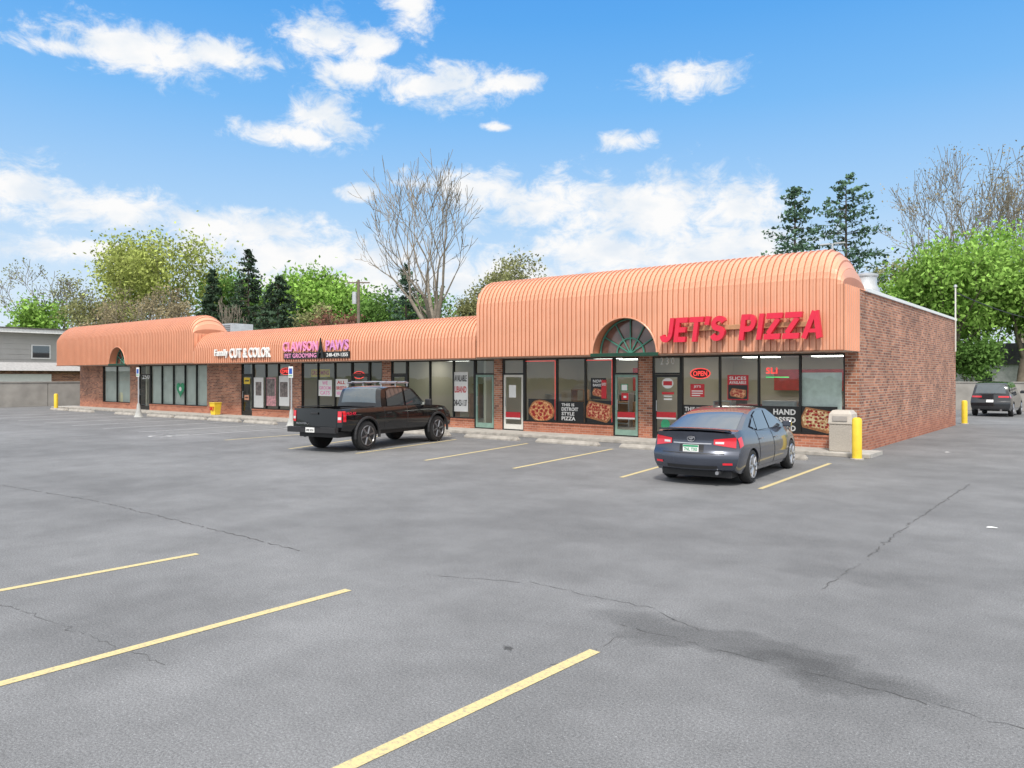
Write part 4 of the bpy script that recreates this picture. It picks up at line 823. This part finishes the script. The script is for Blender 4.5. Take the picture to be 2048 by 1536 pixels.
    def wheel(s,x,y,r,w,rim,nsp=7):
        sd=1 if x>0 else -1; h=MB().lathe([(r*.18,-.02),(r*.18,.03),(r*.1,.045)],12,(x+sd*(w/2-.05),y,r),'x').build('wheel',rim,s.r)
        pr=[(r*.66,-w/2+.01),(r*.80,-w/2),(r*.93,-w/2+.012),(r,-w/2+.05),(r,w/2-.05),(r*.93,w/2-.012),(r*.80,w/2),(r*.66,w/2-.01)]
        MB().lathe(pr,32,(x,y,r),'x').build('tyre',RUB,h,smooth=True,angle=50)
        rm=MB(); xo=x+sd*(w/2-.03)
        n=28
        for i in range(n):
            a,b=2*PI*i/n,2*PI*(i+1)/n
            rm.tube((xo+sd*.025,y+r*.655*math.cos(a),r+r*.655*math.sin(a)),(xo+sd*.025,y+r*.655*math.cos(b),r+r*.655*math.sin(b)),.018,n=5,caps=False)
        for i in range(nsp):
            a=2*PI*i/nsp+.2; rm.tube((xo+sd*.012,y+r*.12*math.cos(a),r+r*.12*math.sin(a)),(xo+sd*.018,y+r*.65*math.cos(a),r+r*.65*math.sin(a)),.04,.03,n=6)
        rm.build('rim',rim,h,smooth=True)
        MB().lathe([(r*.64,0),(r*.64,.004)],24,(x+sd*(w/2-.008),y,r),'x').build('brake_shadow',BPLAS,h)
def wheelcut(W_,y,r,d=.36): return [MB().lathe([(r,0),(r,d+.1)],28,((W_-d) if sd>0 else (-W_-.1),y,r*.86),'x') for sd in (1,-1)]
PG=pm('dark_blue_grey_paint',(.050,.058,.082),.24,.45,.04,2,coat=1.0)
sed=thing('parked_sedan','dark blue grey sedan parked nose in, seen from behind in front of the pizza shop','car',(-6.85,16.5,0),R(4.5),world=False); sed.scale=(1.02,1.06,1.02)
SP=dict(L=4.85,W=.915,round=.30,crown=.03,top=[(-2.42,1.0),(-1.9,1.07),(-1.2,1.02),(0,.97),(1.1,.98),(1.4,.95),(2.0,.84),(2.43,.66)],bot=[(-2.42,.34),(-2.1,.24),(2.1,.2),(2.43,.26)],
 plan=[(-2.42,.93),(-2.1,.975),(-1.2,1),(1,1),(1.9,.95),(2.43,.80)],sec=[(0,.90),(.12,.96),(.4,1.0),(.66,.985),(.86,.94),(.95,.9),(1,.86)],lr=[(0,.10),(.3,.06),(.42,0),(.62,.0),(.66,.06),(.9,.10),(1.03,.06),(1.2,.06)],lf=[(0,.1),(.4,0),(.9,.2)],
 zbelt=.98,wb=.80,wr=.60,prof=[(-1.98,1.03),(-1.55,1.19),(-1.12,1.35),(-.7,1.44),(-.15,1.47),(.35,1.435),(.85,1.24),(1.45,.97)])
c=Car(sed,SP)
bd=c.body(PG,wheelcut(.915,-1.42,.375)+wheelcut(.915,1.42,.375)); cab=c.house(PG)
c.screen('rear_window',.04,.31,.88,cab); c.screen('windscreen',.70,.96,.88,cab)
c.sidewin([[(.04,1.01),(1.02,1.01),(.55,1.30),(.25,1.385),(.04,1.395)],[(-.04,1.01),(-.04,1.395),(-.5,1.385),(-.8,1.31),(-.88,1.01)],[(-.93,1.03),(-.86,1.28),(-1.25,1.10)]],cab)
TL=pm('tail_lamp_red',(.50,.008,.02),.12,0,.1,4,coat=1,emit=.35)
for sd in (1,-1):
    for y0,y1 in ((.01,1.06),(-1.0,-.01)):
        dr=c.patch('door',PG,sd,y0+.012,y1-.012,.10,.985,.006); c.patch('door_seal',BPLAS,sd,y0,y1,.09,.99,.002,dr)
        hy_=y0+.16; a=c.pt(sd,hy_,.80); MB().tube((a[0]+sd*.03,hy_-.09,a[2]),(a[0]+sd*.03,hy_+.09,a[2]),.014,n=6).build('door_handle',CHR,dr,smooth=True)
    mb=MB(); c.rear(mb,sd*.42,sd*.80,.80,.90,.012,z0b=.74,z1b=.94); mb.grid([[c.pt(sd,-2.42+.42*i/6,.60+.27*j/5+(.06*i/6 if j==0 else 0),.010) for j in range(6)] for i in range(7)])
    mb.build('tail_light',TL,sed,smooth=True)
    mb=MB(); c.rear(mb,sd*.45,sd*.60,.815,.855,.018); mb.build('reverse_light',pm('clear_lens',(.6,.6,.6),.1),sed)
    mb=MB(); c.rear(mb,sd*.60,sd*.76,.42,.46,.012); mb.build('reflector',TL,sed)
    a=c.pt(sd,.98,.98); MB().add([(a[0]+sd*x_,.98+y_,1.05+z_) for x_ in (.02,.2) for y_,z_ in ((-.09,-.06),(.03,-.07),(.05,.05),(-.08,.07))],[(0,1,2,3),(7,6,5,4),(0,4,5,1),(1,5,6,2),(2,6,7,3),(3,7,4,0)]).build('wing_mirror',PG,sed,bevel=.02)
for y in (-1.42,1.42):
    for x in (.79,-.79): c.wheel(x,y,.335,.215,CHR,9)
mb=MB(); c.rear(mb,-.24,.24,.655,.80,.004); mb.build('plate_recess',BPLAS,sed)
mb=MB(); c.rear(mb,-.38,.38,.805,.828,.012); mb.build('trunk_trim',CHR,sed)
pl=MB(); yp=-2.425-.02+.09; pl.box(-.155,.155,yp-.03,yp-.01,.655,.79); p=pl.build('licence_plate',WHITE,sed); MB().box(-.15,.15,yp-.034,yp-.031,.75,.785).build('green_band',GRN,p); txt('7NL TX0',-.13,.13,.675,.735,yp-.031,.004,GRN,p)
em=MB()
for i in range(20):
    a,b=2*PI*i/20,2*PI*(i+1)/20; q=lambda a,rx,rz,dz:(rx*math.cos(a),-2.365,.905+dz+rz*math.sin(a))
    for rx,rz,dz in ((.075,.048,0),(.045,.018,.018),(.018,.036,0)): em.tube(q(a,rx,rz,dz),q(b,rx,rz,dz),.006,n=5,caps=False)
em.build('emblem',CHR,sed)
sp_=MB(); sp_.grid([[(x,-2.30+.10*(x/.8)**2-o,1.07+z-.02*(x/.7)**2) for o,z in ((-.14,-.01),(-.02,.03),(.04,.035),(.03,.005))] for x in [i*.07-.7 for i in range(21)]]); sp_.build('boot_spoiler',PG,sed,smooth=True)
mb=MB(); c.rear(mb,-.62,.62,.622,.638,.004); mb.build('boot_seam',BPLAS,sed)
mb=MB(); c.rear(mb,-.5,.5,.34,.40,.004); mb.build('lower_valance',BPLAS,sed)
MB().tube((.5,-2.34,.27),(.5,-2.1,.27),.035,n=12).build('exhaust_tip',CHR,sed,smooth=True)
MB().box(-.7,.7,-2.1,2.0,.16,.3).build('underbody',BPLAS,sed)
# black pickup
PB=pm('black_paint',(.006,.006,.007),.16,.1,.04,2,coat=.8,spec=.4)
pk=thing('parked_pickup','black crew cab pickup with roof rack parked nose in at the middle shops','pickup truck',(-18.35,16.35,0),R(9),world=False); pk.scale=(1.04,1.07,1.04)
SP=dict(L=5.3,W=.93,round=.10,crown=.02,top=[(-2.65,1.17),(-.9,1.18),(1.2,1.18),(1.5,1.17),(2.3,1.11),(2.65,.92)],bot=[(-2.65,.60),(-2,.54),(2,.50),(2.65,.50)],
 plan=[(-2.65,.97),(-2.2,1),(1.9,1),(2.65,.86)],sec=[(0,.94),(.15,.98),(.5,1.0),(.75,.99),(.93,.96),(1,.92)],lr=[(0,.0),(.5,.0),(1.2,.03),(1.3,.03)],lf=[(0,.05),(.5,0),(.8,.02),(1.2,.12)],
 zbelt=1.13,wb=.845,wr=.71,prof=[(-.98,1.15),(-.95,1.45),(-.88,1.72),(-.5,1.78),(.35,1.79),(.74,1.72),(1.1,1.42),(1.45,1.15)])
c=Car(pk,SP)
cuts=wheelcut(.93,-1.58,.49)+wheelcut(.93,1.72,.49)+[MB().box(-.76,.76,-2.55,-1.06,.72,1.5)]
bd=c.body(PB,cuts); cab=c.house(PB)
c.screen('rear_window',.05,.22,.80,cab); c.screen('windscreen',.73,.96,.88,cab)
c.sidewin([[(.26,1.20),(1.16,1.20),(.84,1.48),(.58,1.68),(.26,1.70)],[(.16,1.20),(.16,1.70),(-.5,1.70),(-.66,1.63),(-.70,1.20)]],cab)
for sd in (1,-1):
    for y0,y1 in ((.2,1.20),(-.84,.2)):
        dr=c.patch('door',PB,sd,y0+.012,y1-.012,.06,.98,.006); c.patch('door_seal',pm('seal_grey',(.045,.045,.045),.6),sd,y0,y1,.05,.99,.002,dr)
        hy_=y0+.16; a=c.pt(sd,hy_,.75); MB().tube((a[0]+sd*.035,hy_-.09,a[2]),(a[0]+sd*.035,hy_+.09,a[2]),.016,n=6).build('door_handle',BPLAS,dr,smooth=True)
    mb=MB(); c.rear(mb,sd*.76,sd*.88,.82,1.12,.012); mb.grid([[c.pt(sd,-2.65+.16*i/3,.42+.50*j/5,.010) for j in range(6)] for i in range(4)]); mb.build('tail_light',TL,pk,smooth=True)
    mb=MB(); c.rear(mb,sd*.77,sd*.87,.89,.96,.018); mb.build('reverse_light',pm('clear_lens',(.6,.6,.6),.1),pk)
    for yw in (-1.58,1.72):
        fl=MB(); n=14
        for i in range(n):
            a0,a1=PI*(-.05+1.1*i/n),PI*(-.05+1.1*(i+1)/n); q=lambda a:(sd*.925,yw+.50*math.cos(a),.42+.50*math.sin(a)); fl.tube(q(a0),q(a1),.04,n=6,caps=False)
        fl.build('wheel_arch_flare',BPLAS,pk,smooth=True)
    MB().box(sd*.93 if sd>0 else -1.14,1.14 if sd>0 else -.93,1.02,1.14,1.16,1.36).build('wing_mirror',BPLAS,pk,bevel=.03)
    rk=MB(); rk.tube((sd*.62,-.7,1.86),(sd*.62,.6,1.86),.024,n=8)
    for y in (-.65,0,.55): rk.tube((sd*.62,y,1.76),(sd*.62,y,1.86),.02,n=6)
    rk.build('roof_rail',CHR,pk,smooth=True)
    br=MB().box(sd*.80-.02,sd*.80+.02,-2.5,-1.15,1.195,1.22); br.build('bed_rail',BPLAS,pk,bevel=.008)
for y in (-.45,.05,.45): MB().box(-.66,.66,y-.04,y+.04,1.883,1.91).build('roof_crossbar',CHR,pk,bevel=.008)
for y in (-1.58,1.72):
    for x in (.80,-.80): c.wheel(x,y,.41,.27,pm('dark_alloy',(.22,.22,.23),.3,.85),6)
MB().box(-.86,.86,-2.80,-2.655,.54,.69).box(-.35,.35,-2.82,-2.801,.69,.70).build('rear_bumper',BPLAS,pk,bevel=.03)
mb=MB(); c.rear(mb,-.73,.73,.70,1.15,.008); tg=mb.build('tailgate',PB,pk,smooth=True); MB().box(-.13,.13,-2.67,-2.655,1.02,1.08).build('tailgate_handle',BPLAS,tg,bevel=.008)
txt('FRONTIER',-.66,-.28,.75,.80,-2.66,.006,CHR,tg)
p=MB().box(-.155,.155,-2.825,-2.805,.55,.68).build('licence_plate',WHITE,pk); txt('DRK 0C4',-.13,.13,.58,.64,-2.826,.004,BPLAS,p)
txt('PRO-4X',-2.42,-2.04,1.01,1.09,.925,.006,RED,pk,face='+x')
MB().box(-.7,.7,-2.5,2.3,.40,.56).build('underbody',BPLAS,pk)
# dark crossover at the rear
x,y=P(1989,41.5); sv=thing('parked_crossover','dark crossover parked facing away by the rear concrete wall','car',(x,y+1.2,0),R(-2),world=False); sv.scale=(1,1,1.1)
PD=pm('charcoal_paint',(.018,.02,.024),.2,.3,.04,2,coat=1)
SP=dict(L=4.8,W=.96,round=.22,crown=.02,top=[(-2.4,1.05),(1.0,1.08),(1.4,1.05),(2.1,.95),(2.4,.7)],bot=[(-2.4,.36),(-2,.26),(2,.26),(2.4,.3)],plan=[(-2.4,.95),(-1.8,1),(1.8,.99),(2.4,.82)],
 sec=[(0,.92),(.15,.97),(.5,1.0),(.75,.98),(.93,.93),(1,.89)],lr=[(0,.08),(.45,0),(.7,0),(.75,.05),(1.1,.12),(1.3,.12)],lf=[(0,.1),(.5,0),(1.1,.2)],zbelt=1.04,wb=.855,wr=.70,prof=[(-2.28,1.05),(-2.2,1.34),(-2.05,1.60),(-1.4,1.69),(.2,1.69),(.65,1.58),(1.45,1.05)])
c=Car(sv,SP); c.body(PD,wheelcut(.96,-1.42,.40)+wheelcut(.96,1.42,.40)); cab=c.house(PD); c.screen('rear_window',.02,.13,.84,cab); c.screen('windscreen',.72,.96,.88,cab)
c.sidewin([[(.1,1.1),(1.05,1.1),(.6,1.5),(.1,1.58)],[(.02,1.1),(.02,1.58),(-.9,1.57),(-.95,1.1)],[(-1.02,1.12),(-1.0,1.55),(-1.6,1.52),(-1.85,1.2)]],cab)
for sd in (1,-1):
    mb=MB(); c.rear(mb,sd*.38,sd*.84,.92,1.0,.012); mb.grid([[c.pt(sd,-2.4+.3*i/4,.78+.16*j/4,.010) for j in range(5)] for i in range(5)]); mb.build('tail_light',TL,sv,smooth=True)
    MB().box(sd*.93 if sd>0 else -1.13,1.13 if sd>0 else -.93,.95,1.1,1.08,1.24).build('wing_mirror',PD,sv,bevel=.03)
    MB().tube((sd*.5,-2.36,.32),(sd*.5,-2.2,.32),.05,n=10).build('exhaust_tip',CHR,sv)
for yy in (-1.42,1.42):
    for xx in (.83,-.83): c.wheel(xx,yy,.36,.23,CHR,5)
mb=MB(); c.rear(mb,-.16,.16,.70,.82,.014); mb.build('licence_plate',WHITE,sv)
mb=MB(); c.rear(mb,-.7,.7,.36,.5,.006); mb.build('lower_valance',BPLAS,sv)
